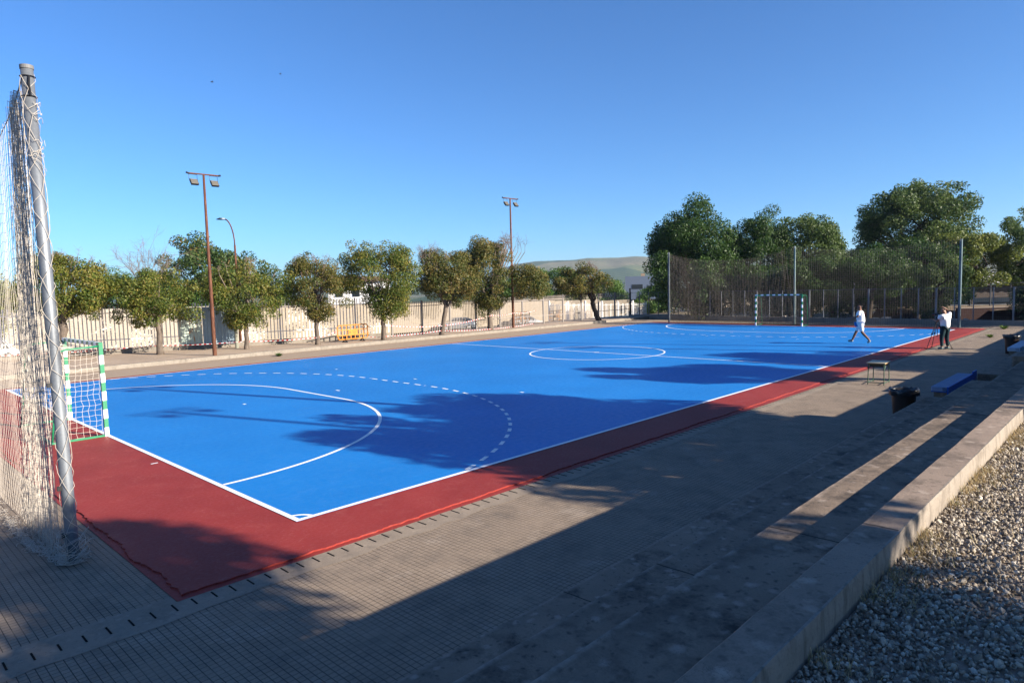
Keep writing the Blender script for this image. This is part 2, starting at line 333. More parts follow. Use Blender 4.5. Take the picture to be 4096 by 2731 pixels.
def terrain():
    rr = np.concatenate([np.linspace(0, 120, 61), np.geomspace(125, 1000, 36), np.linspace(1040, 2600, 53), np.geomspace(2700, 6200, 12)])
    aa = np.radians(np.concatenate([np.arange(-180, 10, 3.), np.arange(10, 75, .5), np.arange(75, 180.1, 3.)]))
    A, Rr = np.meshgrid(aa, rr); X = CAM[0]+Rr*np.cos(A); Y = CAM[1]+Rr*np.sin(A); Z = ground_h(X, Y)
    m = MB(); n, k = A.shape; I = np.arange(n*k).reshape(n, k)
    m.add(np.stack([X, Y, Z], -1), np.stack([I[:-1, :-1], I[1:, :-1], I[1:, 1:], I[:-1, 1:]], -1).reshape(-1, 4))
    k_ = NM('land'); r = k_.n('ShaderNodeVectorMath', operation='LENGTH'); k_.set(r.inputs[0], k_.P); rl = r.outputs['Value']
    n1 = k_.noise(.12, 6); dirt = k_.mix(n1, (.20, .150, .098, 1), (.13, .115, .06, 1))
    dirt = k_.mix(k_.mr(k_.noise(.9, 6), .5, .7, 0, .6), dirt, (.30, .25, .17, 1))
    # olive groves: planted rows, a tree crown at every grid node
    pr = k_.n('ShaderNodeMapping'); pr.inputs['Rotation'].default_value = (0, 0, .5); k_.set(pr.inputs[0], k_.P)
    v = k_.vor(.047, co=k_.scale(pr.outputs[0], (1, 1, 0)), rnd=.12); tree = k_.mr(v, .22, .40, 1, 0)
    far = k_.mix(k_.mr(k_.noise(.004, 4), .40, .58), (.150, .150, .070, 1), (.075, .115, .050, 1))
    far = k_.mix(k_.mr(k_.noise(.0022, 3, .5, k_.scale(k_.P, (1, 1, 6))), .56, .6, 0, .55), far, (.20, .150, .10, 1))
    far = k_.mix(k_.math('MULTIPLY', tree, k_.mr(k_.noise(.005, 3), .3, .45, .35, .92)), far, (.018, .046, .020, 1))
    fc = k_.n('ShaderNodeTexVoronoi', {'Scale': .0042}); k_.set(fc.inputs['Vector'], k_.scale(pr.outputs[0], (1, 1, 0))); fs = k_.n('ShaderNodeSeparateColor'); k_.set(fs.inputs[0], fc.outputs['Color'])
    far = k_.mix(k_.mr(fs.outputs[0], .45, .55, 0, .75), far, (.030, .062, .030, 1)); far = k_.mix(k_.mr(fs.outputs[1], .72, .78, 0, .6), far, (.19, .165, .10, 1))
    far = k_.mix(k_.mr(k_.noise(.035, 4), .6, .75, 0, .5), far, (.03, .045, .025, 1))
    c = k_.mix(k_.mr(rl, 300, 700), dirt, far)
    o = m.build('terrain', k_.fin(c, .95, .1), smooth=True); tag(o, kind='structure')
terrain()
PZ = -.025
sheet('court_paving', rect(-22, 44.3, -4.66, 23.95), PZ, M_pav, thick=.07)
sheet('paving_behind_benches', rect(-22, 44.3, -6.6, -4.66), PZ-.004, M_pav)
# coloured playing surface: a raised layer with a ragged outer edge
rs = random.Random(5)
def ragged(x0, x1, y0, y1):
    pts = []
    def run(a, b, amp):
        L = math.hypot(b[0]-a[0], b[1]-a[1]); n = max(2, int(L/.05)); nx, ny = -(b[1]-a[1])/L, (b[0]-a[0])/L; o = 0
        for i in range(n):
            o = .82*o+rs.uniform(-1, 1)*amp; j = o+rs.uniform(-.4, .4)*amp; t = i/n
            pts.append((a[0]+(b[0]-a[0])*t+nx*j, a[1]+(b[1]-a[1])*t+ny*j))
    run((x0, y0), (x1, y0), .014); run((x1, y0), (x1, y1), .012); run((x1, y1), (x0, y1), .012); run((x0, y1), (x0, y0), .026)
    return pts
sheet('court_apron_ledge', [(-1.935, -1.17), (12, -1.26), (41.5, -1.22), (41.7, 20.5), (-1.95, 20.6)], PZ+.007, MB_red)
sheet('court_apron', ragged(-1.86, 41.45, -1.08, 20.4), 0., MB_red, thick=.022)
sheet('court_surface', rect(0, 40, 0, 20), .004, MB_blue)
# markings, all 8 or 5 cm wide
lm = MB(); ZL = .008; LW = .08
def flat(pts, z=ZL): p = np.asarray(pts, float); lm.add(np.c_[p, np.full(len(p), z)], [list(range(len(p)))])
def line(x0, y0, x1, y1, wd=LW):
    L = math.hypot(x1-x0, y1-y0); nx, ny = -(y1-y0)/L*wd/2, (x1-x0)/L*wd/2
    flat([(x0-nx, y0-ny), (x1-nx, y1-ny), (x1+nx, y1+ny), (x0+nx, y0+ny)])
def arc(cx, cy, r, a0, a1, wd=LW, n=48, ZL=ZL+.0012):
    for i in range(n):
        a, b = a0+(a1-a0)*i/n, a0+(a1-a0)*(i+1)/n
        flat([(cx+(r-wd/2)*math.cos(a), cy+(r-wd/2)*math.sin(a)), (cx+(r+wd/2)*math.cos(a), cy+(r+wd/2)*math.sin(a)), (cx+(r+wd/2)*math.cos(b), cy+(r+wd/2)*math.sin(b)), (cx+(r-wd/2)*math.cos(b), cy+(r-wd/2)*math.sin(b))], ZL)
for y in (.04, 19.96): line(0, y, 40, y)
for x in (.04, 39.96): line(x, .08, x, 19.92)
line(20, .08, 20, 19.92, .07); arc(20, 10, 3, 0, 2*math.pi, .07, 96); arc(20, 10, .09, 0, 2*math.pi, .06, 16, ZL+.002)
PI = math.pi
for gx, sgn in ((0, 1), (40, -1)):
    def X(v): return gx+sgn*v
    def ar(cy, r, a0, a1, wd=LW, n=40):
        for i in range(n):
            a, b = a0+(a1-a0)*i/n, a0+(a1-a0)*(i+1)/n
            q = [(X((r-wd/2)*math.cos(a)), cy+(r-wd/2)*math.sin(a)), (X((r+wd/2)*math.cos(a)), cy+(r+wd/2)*math.sin(a)), (X((r+wd/2)*math.cos(b)), cy+(r+wd/2)*math.sin(b)), (X((r-wd/2)*math.cos(b)), cy+(r-wd/2)*math.sin(b))]
            flat(q if sgn > 0 else q[::-1], ZL+.0012)
    st = math.asin(.013)
    ar(8.5, 5.96, -PI/2+.015, 0); ar(11.5, 5.96, 0, PI/2-.015); line(X(5.96), 8.5, X(5.96), 11.5)
    # dashed nine metre line
    a_lim = math.acos(8.42/9.0) if 8.42 < 9 else 0
    s = 0; dash, gap = .30, .30; Larc = 8.96*(PI/2-a_lim)
    while s < Larc:
        a0 = -(PI/2-a_lim)+s/8.96; a1 = min(0, a0+dash/8.96)
        ar(8.5, 8.96, a0, a1, .08, 2); ar(11.5, 8.96, -a1, -a0, .08, 2); s += dash+gap
    s = .2
    while s < 2.9: line(X(8.96), 8.5+s, X(8.96), min(11.5, 8.5+s+.30)); s += .60
    line(X(3.8), 9.93, X(3.8), 10.07, .07); line(X(6.75), 9.9, X(6.75), 10.1, .07)
    for y in (5, 10, 15): line(X(9.75), y-.07, X(9.75), y+.07, .07)
    line(X(-.10), 4.96, X(-.22), 4.96, .05); line(X(-.10), 15.04, X(-.22), 15.04, .05)
    for cy, q in ((0, (0, PI/2)), (20, (-PI/2, 0))): ar(cy, .27, q[0]+.1, q[1]-.1, .05, 10)
tag(lm.build('court_markings', M_line), kind='structure')
# drain channel with slots along the near side
dm = MB(); rr_ = random.Random(8)
dpts = [(-22, -.99), (-1.94, -1.0), (-1.94, -1.16), (12, -1.25), (41.5, -1.21), (44.3, -1.2)]
low = []; x = 44.3
while x > -22: low.append((x, -1.56+rr_.uniform(-.05, .05))); x -= .25
sheet('drain_channel', dpts+low, PZ+.004, M_drain)
x = -21.0; sl_ = []
while x < 43:
    sl_.append((x+rr_.uniform(-.006, .006), -1.29, PZ+.006)); x += .1938
C_ = np.array(sl_); ln = np.array([[.016, .17, .004]]*len(C_)); ln[:, 1] += np.array([rr_.uniform(-.02, .01) for _ in C_])
tag(MB().boxes(C_, ln).build('drain_slots', M_dark), kind='structure')
# sidewalk and kerb on the left
sheet('sidewalk', [(-22, 24.12), (46.6, 24.12), (46.6, 27.2), (20, 27.2), (-22, 44)], .145, M_walk, thick=.3)
km = MB(); x = -22.; rk = random.Random(3)
while x < 46.5:
    L = rk.uniform(.9, 1.05); z = .15+rk.uniform(-.004, .006); km.box(x, x+L-.004, 23.90+rk.uniform(-.008, .008), 24.12, -.2, z); x += L
tag(km.build('kerb', M_kerbstone), kind='structure')
sheet('street', [(-30, 50), (100, 28), (104, 40), (-26, 62)], -1.75, M_asph)
for v in bpy.data.objects['street'].data.vertices:
    v.co.z = float(ground_h(v.co.x, v.co.y))+.05
# gravel yard behind the wall, at its own level
sheet('gravel_yard', rect(-25, 70, -60, -7.19), 1.452, m_concrete('yard_soil', (0.232, 0.182, 0.141, 1), (0.315, 0.254, 0.200, 1), (0.095, 0.075, 0.056, 1), (0.462, 0.384, 0.319, 1), 3.4, .6), thick=1.5)
def gravel():
    rng = np.random.default_rng(11)
    phi = (1+5**.5)/2
    ico = np.array([[-1, phi, 0], [1, phi, 0], [-1, -phi, 0], [1, -phi, 0], [0, -1, phi], [0, 1, phi], [0, -1, -phi], [0, 1, -phi], [phi, 0, -1], [phi, 0, 1], [-phi, 0, -1], [-phi, 0, 1]])/math.hypot(1, phi)
    fc = np.array([[0,11,5],[0,5,1],[0,1,7],[0,7,10],[0,10,11],[1,5,9],[5,11,4],[11,10,2],[10,7,6],[7,1,8],[3,9,4],[3,4,2],[3,2,6],[3,6,8],[3,8,9],[4,9,5],[2,4,11],[6,2,10],[8,6,7],[9,8,1]])
    n1 = 66000
    x = rng.uniform(-1.8, 8.0, n1); y = -7.205-rng.uniform(0, 1, n1)**1.2*2.9; n = n1
    sz = rng.uniform(.0060, .0130, n)*(1+.7*(rng.random(n) > .93)); h = 1.452+sz*.45+rng.uniform(0, .018, n)
    sc = np.stack([np.ones(n)*1.15, rng.uniform(.65, 1, n), rng.uniform(.45, .85, n)], 1)*sz[:, None]
    q = rng.normal(size=(n, 4)); q /= np.linalg.norm(q, axis=1)[:, None]; a, b, c, d = q.T
    Rm = np.stack([np.stack([1-2*(c*c+d*d), 2*(b*c-a*d), 2*(b*d+a*c)], -1), np.stack([2*(b*c+a*d), 1-2*(b*b+d*d), 2*(c*d-a*b)], -1), np.stack([2*(b*d-a*c), 2*(c*d+a*b), 1-2*(b*b+c*c)], -1)], 1)
    V = ico[None]*(1+rng.uniform(-.22, .22, (n, 12, 1)))*sc[:, None]
    V = np.einsum('nij,nkj->nki', Rm, V)+np.stack([x, y, h], 1)[:, None]
    F = fc[None]+12*np.arange(n)[:, None, None]
    k = NM('gravel_stone'); at_ = k.n('ShaderNodeAttribute', attribute_name='rnd')
    cc = k.ramp(at_.outputs['Fac'], [(0, (.13, .105, .078)), (.3, (.25, .205, .155)), (.65, (.36, .31, .245)), (.93, (.46, .41, .335)), (1, (.62, .57, .48))])
    cc = k.mix(k.mr(k.noise(90, 4), .4, .7, 0, .3), cc, (.2, .17, .14, 1))
    m = MB(); m.add(V, F.reshape(-1, 3), rnd=np.repeat(rng.random(n), 20)); o = m.build('gravel', k.fin(cc, .85, .2), attr=True)
    tag(o, 'pale grey loose gravel beside the low wall', 'gravel', kind='stuff')
    # dry grass
    nb = 9000; bx = rng.uniform(-1.5, 9, nb); by = -7.20-rng.exponential(.085, nb)
    cl = np.sin(bx*7)+np.sin(bx*17+1)+np.sin(bx*3.3+2)*1.3; keep = cl+rng.normal(0, .6, nb) > .3; ext = rng.random(nb) < .12
    by = np.where(ext, -7.3-rng.random(nb)*1.4, by); keep |= ext & (rng.random(nb) < .35); bx, by = bx[keep], by[keep]; nb = len(bx)
    hh = rng.uniform(.02, .085, nb); an = rng.uniform(0, 2*PI, nb); ln_ = rng.uniform(.3, 1.3, nb)*hh
    B = np.stack([bx, by, np.full(nb, 1.455)], 1); T = B+np.stack([np.cos(an)*ln_, np.sin(an)*ln_, hh], 1); wd = np.stack([-np.sin(an), np.cos(an), np.zeros(nb)], 1)*.0022
    Vg = np.stack([B-wd, B+wd, T+wd*.3, T-wd*.3], 1); Fg = np.arange(nb*4).reshape(-1, 4)
    g = MB(); g.add(Vg, Fg, rnd=rng.random(nb)); o = g.build('dry_grass', m_leaf('dry_grass_blade', [(.30, .21, .10), (.42, .31, .16), (.52, .40, .22), (.20, .20, .07)], .3), attr=True)
    tag(o, 'dry straw coloured grass along the foot of the low wall', 'grass', kind='stuff')
gravel()
# ------------------------------------------------------------------ terraces (concrete stands) and the wall above them
def tread(m, x0, x1, yf, yb, z0, z1, seed):
    """a slab with a slightly worn front arris"""
    r = random.Random(seed); n = int((x1-x0)/.12); off = 0; A = []; 
    for i in range(n+1):
        off = .7*off+r.uniform(-.003, .003); A.append(off)
    xs = np.linspace(x0, x1, n+1); A = np.array(A)
    P = [np.stack([xs, np.full(n+1, yb), np.full(n+1, z1)], 1), np.stack([xs, yf-.018+A, np.full(n+1, z1)], 1), np.stack([xs, yf+A, np.full(n+1, z1-.018)], 1), np.stack([xs, np.full(n+1, yf), np.full(n+1, z0)], 1)]
    V = np.concatenate(P); i = np.arange(n)
    F = np.concatenate([np.stack([i+k*(n+1), i+(k+1)*(n+1), i+1+(k+1)*(n+1), i+1+k*(n+1)], 1) for k in range(3)]); m.add(V, F)
    for j in (0, n):
        q = [P[0][j], P[1][j], P[2][j], P[3][j], [P[0][j][0], yb, z0]]; m.add(q, [[0, 1, 2, 3, 4] if j == 0 else [4, 3, 2, 1, 0]])
def terrace(xs, label, seed):
    t = empty('concrete_stand', ((xs[0][0]+xs[0][1])/2, -5.5, 0), label, 'concrete stand', 'stepped concrete stands beside the court')
    yf = [-4.64, -5.55, -6.40]; zt = [.48, .97, 1.457]; yb = [-5.55, -6.40, -6.965]; z0 = [-.05, .48, .97]
    for k in range(3):
        m = MB(); tread(m, xs[k][0], xs[k][1], yf[k] if not (k == 0 and seed > 1) else -4.84, yb[k], -.05, zt[k], seed*7+k)
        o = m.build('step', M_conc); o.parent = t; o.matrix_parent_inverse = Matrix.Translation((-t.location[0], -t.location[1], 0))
terrace([(-22, 12.15), (-22, 11.6), (-22, 10.95)], 'near stepped concrete stand, its third tread half sunlit, next to the gravel yard', 1)
terrace([(16.65, 23.2), (16.7, 23.2), (16.75, 23.2)], 'middle stepped concrete stand starting just past the blue bench', 2)
terrace([(29.2, 43.5), (29.25, 43.5), (29.3, 43.5)], 'far stepped concrete stand beyond the second bench and bin', 3)
def wall_cap():
    t = empty('low_wall', (10, -7.08, 1.4), 'long low concrete wall with sunlit cream side, between top step and gravel', 'wall')
    m = MB(); r = random.Random(2); x = -22.
    top = MB(); tread(top, -22, 60, -6.962, -7.17, 1.30, 1.61, 40)
    o = top.build('wall_cap', M_kerb); side = MB(); n = 700; xs = np.linspace(-22, 60, n+1); rg = np.random.default_rng(4)
    o1 = np.convolve(rg.normal(0, .010, n+1), [.25, .5, .25], 'same'); zz = [1.40, 1.47, 1.54, 1.597, 1.61]
    rows = [np.stack([xs, -7.188+(0 if k < 3 else .004*(k-2))+np.convolve(rg.normal(0, .0035, n+1), [.3, .4, .3], 'same'), np.full(n+1, z)], 1) for k, z in enumerate(zz)]
    rows.append(np.stack([xs, np.full(n+1, -7.165), np.full(n+1, 1.6095)], 1))
    V = np.concatenate(rows); i = np.arange(n); F = np.concatenate([np.stack([i+k*(n+1), i+1+k*(n+1), i+1+(k+1)*(n+1), i+(k+1)*(n+1)], 1) for k in range(len(rows)-1)])
    side.add(V, F); o2 = side.build('wall_side', M_plaster, smooth=False)
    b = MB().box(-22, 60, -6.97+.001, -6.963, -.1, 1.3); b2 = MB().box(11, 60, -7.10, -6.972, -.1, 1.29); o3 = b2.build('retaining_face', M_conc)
    for q in (o, o2, o3): q.parent = t; q.matrix_parent_inverse = Matrix.Translation(-t.location)
wall_cap()

# ------------------------------------------------------------------ nets
def grid_net(m, fn, nu, nv, r, jit=0., rng=None, skip=0.):
    U, Vv = np.meshgrid(np.linspace(0, 1, nu), np.linspace(0, 1, nv), indexing='ij'); P = fn(U, Vv)
    if jit: P = P+rng.normal(0, jit, P.shape)
    m.segs(P[:-1].reshape(-1, 3), P[1:].reshape(-1, 3), r); m.segs(P[:, :-1].reshape(-1, 3), P[:, 1:].reshape(-1, 3), r)
    return P
def curls(m, rng, pts, n, spread, rad, r):
    for _ in range(n):
        k = rng.integers(len(pts)-1); t = rng.random(); c = pts[k]*(1-t)+pts[k+1]*t+np.array([rng.normal(0, spread), rng.normal(0, spread*.6), 0])
        a = rng.uniform(0, 2*PI)+np.linspace(0, rng.uniform(2.5, 6), 9); q = rng.uniform(.4, 1)*rad; tl = rng.uniform(-.6, .6)
        P = np.stack([c[0]+q*np.cos(a)*rng.uniform(.5, 1), c[1]+q*np.sin(a), np.clip(c[2]+.012+abs(q)*.7*(1+np.sin(a+tl))*rng.uniform(.1, .8), .0, 1)], 1); m.poly(P, r)
def near_net():
    rng = np.random.default_rng(3)
    base = np.array([-2.37, .86, PZ]); top = np.array([-2.40, 1.03, 5.66])
    t = empty('net_post', tuple(base), 'leaning grey galvanised post wrapped in cream netting, nearest the camera', 'post', 'ball stop net posts')
    ez = (top-base)/np.linalg.norm(top-base); L = np.linalg.norm(top-base)
    m = MB(); m.tube([base*0, ez*.4, ez*L*.5, ez*L], [.066, .066, .063, .062], 24); o = m.build('pole', M_galv, t, smooth=True)
    for p in o.data.polygons: p.use_smooth = len(p.vertices) == 4
    m = MB(); m.tube([ez*(L-.035), ez*(L+.006)], .0685, 24); m.build('pole_cap', plain('cap_dark', (.14, .14, .14, 1), .6), t)
    m = MB()
    for z in (L-.12, L-.34): 
        a = np.linspace(0, 2*PI, 15); m.poly(np.stack([.074*np.cos(a), .074*np.sin(a), np.full(15, z)], 1)+ez*np.array([z, z, 0]), .006, 4)
    m.tube([ez*(L-.12)+np.array([0, -.074, 0]), ez*(L-.22)+np.array([-.01, -.082, 0]), ez*(L-.34)+np.array([0, -.074, 0])], .012, 6); 
    m.build('cable_hook', M_black, t)
    for z in (.35, .9, 2.1): MB().cbox((-.07+ez[0]*z, -.02+ez[1]*z, z), (.06, .03, .05)).build('net_hook', M_black, t)
    # netting laced round the post: rings of diamonds
    n2 = MB(); nz = 34; K = 3
    def pt(k, j): 
        a = 2*PI*(k+.5*(j % 2))/K+.6*math.sin(j*.43+k*1.7)+.25*math.sin(j*1.3)+rng.normal(0, .16); z = j*L/nz*.985+rng.normal(0, .022); rad = .078+abs(rng.normal(0, .003))
        return ez*z+np.array([rad*math.cos(a), rad*math.sin(a), 0])
    Pn = [[pt(k, j) for k in range(K)] for j in range(nz+1)]
    for j in range(nz):
        for k in range(K):
            for kk in ((k, (k+1) % K) if j % 2 else (k, (k-1) % K)):
                a, b = Pn[j][k], Pn[j+1][kk]; ax = ez*((a[2]+b[2])/2); mid = (a+b)/2; q = mid-ax; q[2] = 0; q = q/(np.linalg.norm(q)+1e-9)*.080; mid = ax+q
                n2.poly([a, mid, b], .0026, 4)
    for j in range(16):        # tangle below the top
        z = L-.35-rng.random()*.85; a = rng.uniform(-2.6, .6)+np.linspace(0, rng.uniform(1, 3), 7); q = .078+rng.random()*.03
        n2.poly(np.stack([q*np.cos(a), q*np.sin(a), z+np.cumsum(rng.normal(0, .025, 7))], 1)+ez*np.array([z, z, 0]), .0028, 4)
    n2.build('lacing', M_twine, t)
    # the net hung between the posts of the near end
    net = MB(); y1 = 9.75
    ys = lambda u: 1.0+(y1-1.0)*u
    def ztop(y):
        s = (y-1.0)/(y1-1.0); return 5.50-.62*(1-(2*s-1)**2)**.8*1.0
    def f(U, V):
        y = ys(U); z = ztop(y)*V; x = -2.46-.035*np.sin(U*9+V*2)*np.sin(V*PI)-.012*np.sin(U*37+3*V)
        return np.stack([x, y+.05*np.sin(V*7+U*20), z+.05*np.sin(U*60)*V], -1)
    grid_net(net, f, 70, 42, .0021, .0015, rng)
    def f2(U, V):
        a = grid_y2+(18.8-grid_y2)*U; s = (a-y1)/(19-y1); z = (5.45-.7*(1-(2*s-1)**2))*V
        return np.stack([-2.5-.12*np.sin(U*11+V*2)*np.sin(V*PI), a, z], -1)
    grid_y2 = y1; grid_net(net, f2, 70, 40, .0022, .003, rng)
    # gathered pleats next to the post
    def f3(U, V, k=0):
        left = 3.2-1.62*V**.6; y = 1.16+(left-1.16)*U; z = np.minimum(ztop(y), 5.45)*V
        x = -2.47+.045*np.sin(U*19+k*2+V*1.5)+.012*np.sin(U*34+5*V)
        return np.stack([x, y+.03*np.sin(U*14+V*6+k), z+.012*np.sin(V*30+U*22)], -1)
    for k in range(3): grid_net(net, lambda U, V: f3(U, V, k), 34, 42, .0021, .0035, rng)
    pth = np.array([[-2.40, .80, PZ], [-2.50, 1.2, PZ], [-2.58, 1.8, PZ], [-2.62, 2.6, PZ], [-2.62, 3.6, PZ], [-2.6, 5, PZ], [-2.55, 7, PZ]])
    curls(net, rng, pth[:4], 300, .045, .050, .0024); curls(net, rng, pth[3:], 200, .05, .05, .0024)
    a = np.linspace(0, 2*PI, 20)
    for k in range(34):
        q = .11+rng.random()*.07; c = base+np.array([rng.normal(0, .015), -.02+rng.normal(0, .015), rng.random()**1.6*.34]); b = rng.uniform(0, 6)
        net.poly(np.stack([c[0]+q*np.cos(a+b), c[1]+q*np.sin(a+b)*rng.uniform(.6, 1), np.clip(c[2]+.05*np.sin(2*a+b)+.06*np.sin(a), .002, 1)], 1)[:rng.integers(9, 20)], .0028, 4)
    o = net.build('ball_stop_net', M_twine); tag(o, 'cream ball stop net hanging in dense folds beside the nearest post', 'net')
    # top cable
    cb = MB(); yy = np.linspace(1.0, y1, 60); cb.poly(np.stack([np.full(60, -2.46), yy, ztop(yy)+.01], 1), .006, 5); yy = np.linspace(y1, 18.9, 50); s = (yy-y1)/(19-y1)
    cb.poly(np.stack([np.full(50, -2.48), yy, 5.46-.7*(1-(2*s-1)**2)], 1), .006, 5)
    q = cb.build('top_cable', M_galvd); q.parent = o
near_net()
def plain_post(x, y, h, r, label, mat, group):
    t = empty('net_post', (x, y, PZ), label, 'post', group)
    MB().tube([(0, 0, 0), (0, 0, h)], r, 16).build('pole', mat, t, smooth=False)
    m = MB(); m.tube([(-r*.9, 0, h+.01), (-r*2.4, 0, h-.10)], .012, 6); m.tube([(0, 0, h), (0, 0, h+.02)], r*1.05, 16); m.build('pole_cap', M_galvd, t)
    return t
plain_post(-2.4, 9.75, 5.5, .065, 'grey net post standing behind the near goal', M_galv, 'ball stop net posts')
plain_post(-2.4, 18.95, 5.5, .065, 'grey net post at the far left corner of the near goal line', M_galv, 'ball stop net posts')
plain_post(41.4, 19.05, 5.35, .075, 'grey net post left of the far goal, where the mesh begins', M_galvd, 'ball stop net posts')
plain_post(41.9, 9.68, 5.28, .06, 'slim pale green post right behind the far goal', m_galv('pale_green_steel', (.15, .20, .19, 1)), 'ball stop net posts')
plain_post(41.95, .20, 5.12, .08, 'tall blue-grey post at the right end of the far net', m_galv('blue_green_steel', (.075, .12, .14, 1)), 'ball stop net posts')
def far_net():
    rng = np.random.default_rng(9)
    a = MB()
    def fl(U, V):       # left bay, gathered towards the middle post
        uu = 1-(1-U)**1.0; y = 19.0-(19.0-9.75)*uu; s = uu; zt = 5.25-.72*(4*s*(1-s))**.85; x = 41.40+.5*s
        fold = sst((s-.72)/.28); x = x-.20*fold*np.sin(U*160+V*4)-.06*np.sin(U*23+V*3); y = y+.12*fold*np.sin(V*5+U*30)
        return np.stack([x, y, zt*V], -1)
    grid_net(a, fl, 84, 42, .0070, .006, rng)
    def fl2(U, V):      # a second, lower hung layer
        y = 18.95-(18.9-10.2)*U; zt = 5.2-1.75*np.sin(np.clip(U, 0, 1)*PI*.78)**1.0; x = 41.30+.42*U-.05*np.sin(U*30)
        fold = sst((U-.7)/.3); return np.stack([x-.18*fold*np.sin(U*130), y+.55*fold*(1-V)*.6, np.clip(zt, 0, 9)*V], -1)
    grid_net(a, fl2, 74, 36, .0068, .01, rng)
    o = a.build('ball_stop_net', M_twine2); tag(o, 'double layered dark ball stop net left of the far goal', 'net', 'nets behind the far goal')
    b = MB()
    def fr(U, V):
        y = 9.65-9.4*U; zt = 5.22-.42*(4*U*(1-U)); return np.stack([41.9+.05*U-.05*np.sin(U*15+V*3)*np.sin(V*PI), y, zt*V+.0*U], -1)
    grid_net(b, fr, 72, 42, .0068, .005, rng)
    o = b.build('ball_stop_net', M_twine2); tag(o, 'single ball stop net right of the far goal, behind the walking man', 'net', 'nets behind the far goal')
far_net()
# ------------------------------------------------------------------ goals
def goal(gx, sgn, label):
    t = empty('handball_goal', (gx, 10, 0), label, 'goal', 'striped handball goals')
    X = lambda v: -sgn*v
    def striped(name, p0, p1, axis, start):
        m = MB(); L = p1-p0; n = round(L/.2); s = L/n
        for k in range(n):
            a, b = p0+k*s, p0+(k+1)*s; mi = (k+start) % 2; e = 0.0 if mi else .0008
            if axis == 'z': m.box(X(0)-.04-e, X(0)+.04+e, yy-.04-e, yy+.04+e, a, b, mi)
            else: m.box(X(0)-.04-e, X(0)+.04+e, a, b, 2.0, 2.08, mi)
        return m.build(name, [M_white, M_green], t)
    for yy in (-1.54, 1.54): striped('post', .004, 2.0, 'z', 0)
    # crossbar: dark green and grey-white bands
    striped('crossbar', -1.58, 1.58, 'y', 1)
    for yy in (-1.54, 1.54):
        m = MB(); D = .82; c = [(X(0), yy, 2.0), (X(.3), yy, 1.99), (X(D-.18), yy, 1.975), (X(D-.06), yy, 1.94), (X(D), yy, 1.84), (X(D+.03), yy, 1.5), (X(D+.14), yy, .5), (X(D+.2), yy, .03)]
        m.tube(c, .02, 8); m.build('net_bar', M_green, t, smooth=True)
        m = MB(); m.box(min(X(.03), X(D+.22)), max(X(.03), X(D+.22)), yy-.025, yy+.025, .004, .044); m.build('ground_bar', M_green, t)
    MB().tube([(X(1.02), -1.54, .03), (X(1.02), 1.54, .03)], .02, 8).build('ground_bar', M_green, t)
    rng = np.random.default_rng(int(gx)+1); nm = MB(); r = .0032 if gx < 1 else .0045
    def prof(s):        # net section: out along the top, down the back
        k = np.clip(s/.33, 0, 1); q = np.clip((s-.33)/.67, 0, 1)
        return .03+.72*k+.20*q, 1.98-.03*k-1.95*q
    def back(U, V):
        xx, zz = prof(V); return np.stack([X(xx)+0*U, -1.54+3.08*U, zz-.05*np.sin(U*PI)*(V < .33)], -1)
    grid_net(nm, back, 29, 27, r, .010, rng)
    for yy, s in ((-1.54, 1), (1.54, -1)):
        def side(U, V):
            d = (.84+.17*(1-V))*U; sag = .10*np.sin(V*PI)*U; bul = .05*np.sin(V*PI)*np.sin(U*PI)
            return np.stack([X(.045+.03*np.abs(np.sin(V*17))*(1-U)+d), yy+s*(.02+bul)+0*U, 1.97*V+.03-.05*np.sin(U*PI)*V+.02*U], -1)
        grid_net(nm, side, 9, 18, r, .008, rng)
    nm.build('goal_net', M_twine if gx < 1 else M_twine2, t)
goal(0, 1, 'green and white striped goal with cream net, closest to the camera')
goal(40, -1, 'green and white striped goal at the far end of the court')
# ------------------------------------------------------------------ trees
def leaves(m, rng, cl, n, size, droop=.3, shape=.5, lo=0.):
    cl = np.asarray(cl, float); w_ = cl[:, 3]**2; w_ /= w_.sum(); k = rng.choice(len(cl), n, p=w_)
    d = rng.normal(size=(n, 3)); d /= np.linalg.norm(d, axis=1)[:, None]
    rad = cl[k, 3]*(.45+.6*rng.random(n)**.6); sq = np.ones((n, 3)); sq[:, 2] = .8
    P = cl[k, :3]+d*sq*rad[:, None]
    nr = d+rng.normal(0, .7, (n, 3)); nr /= np.linalg.norm(nr, axis=1)[:, None]
    tg = np.cross(nr, rng.normal(size=(n, 3))); tg[:, 2] -= droop; tg /= np.linalg.norm(tg, axis=1)[:, None]+1e-9; b = np.cross(nr, tg); b /= np.linalg.norm(b, axis=1)[:, None]+1e-9
    L = size*rng.uniform(.6, 1.25, n)[:, None]; W = L*shape
    V = np.stack([P-tg*L*.5, P+b*W*.5-tg*L*.08, P+tg*L*.5, P-b*W*.5-tg*L*.08], 1)
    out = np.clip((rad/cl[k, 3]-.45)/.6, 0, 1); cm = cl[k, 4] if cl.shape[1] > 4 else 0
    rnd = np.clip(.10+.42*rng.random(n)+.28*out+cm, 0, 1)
    m.add(V, np.arange(n*4).reshape(-1, 4), rnd=rnd)
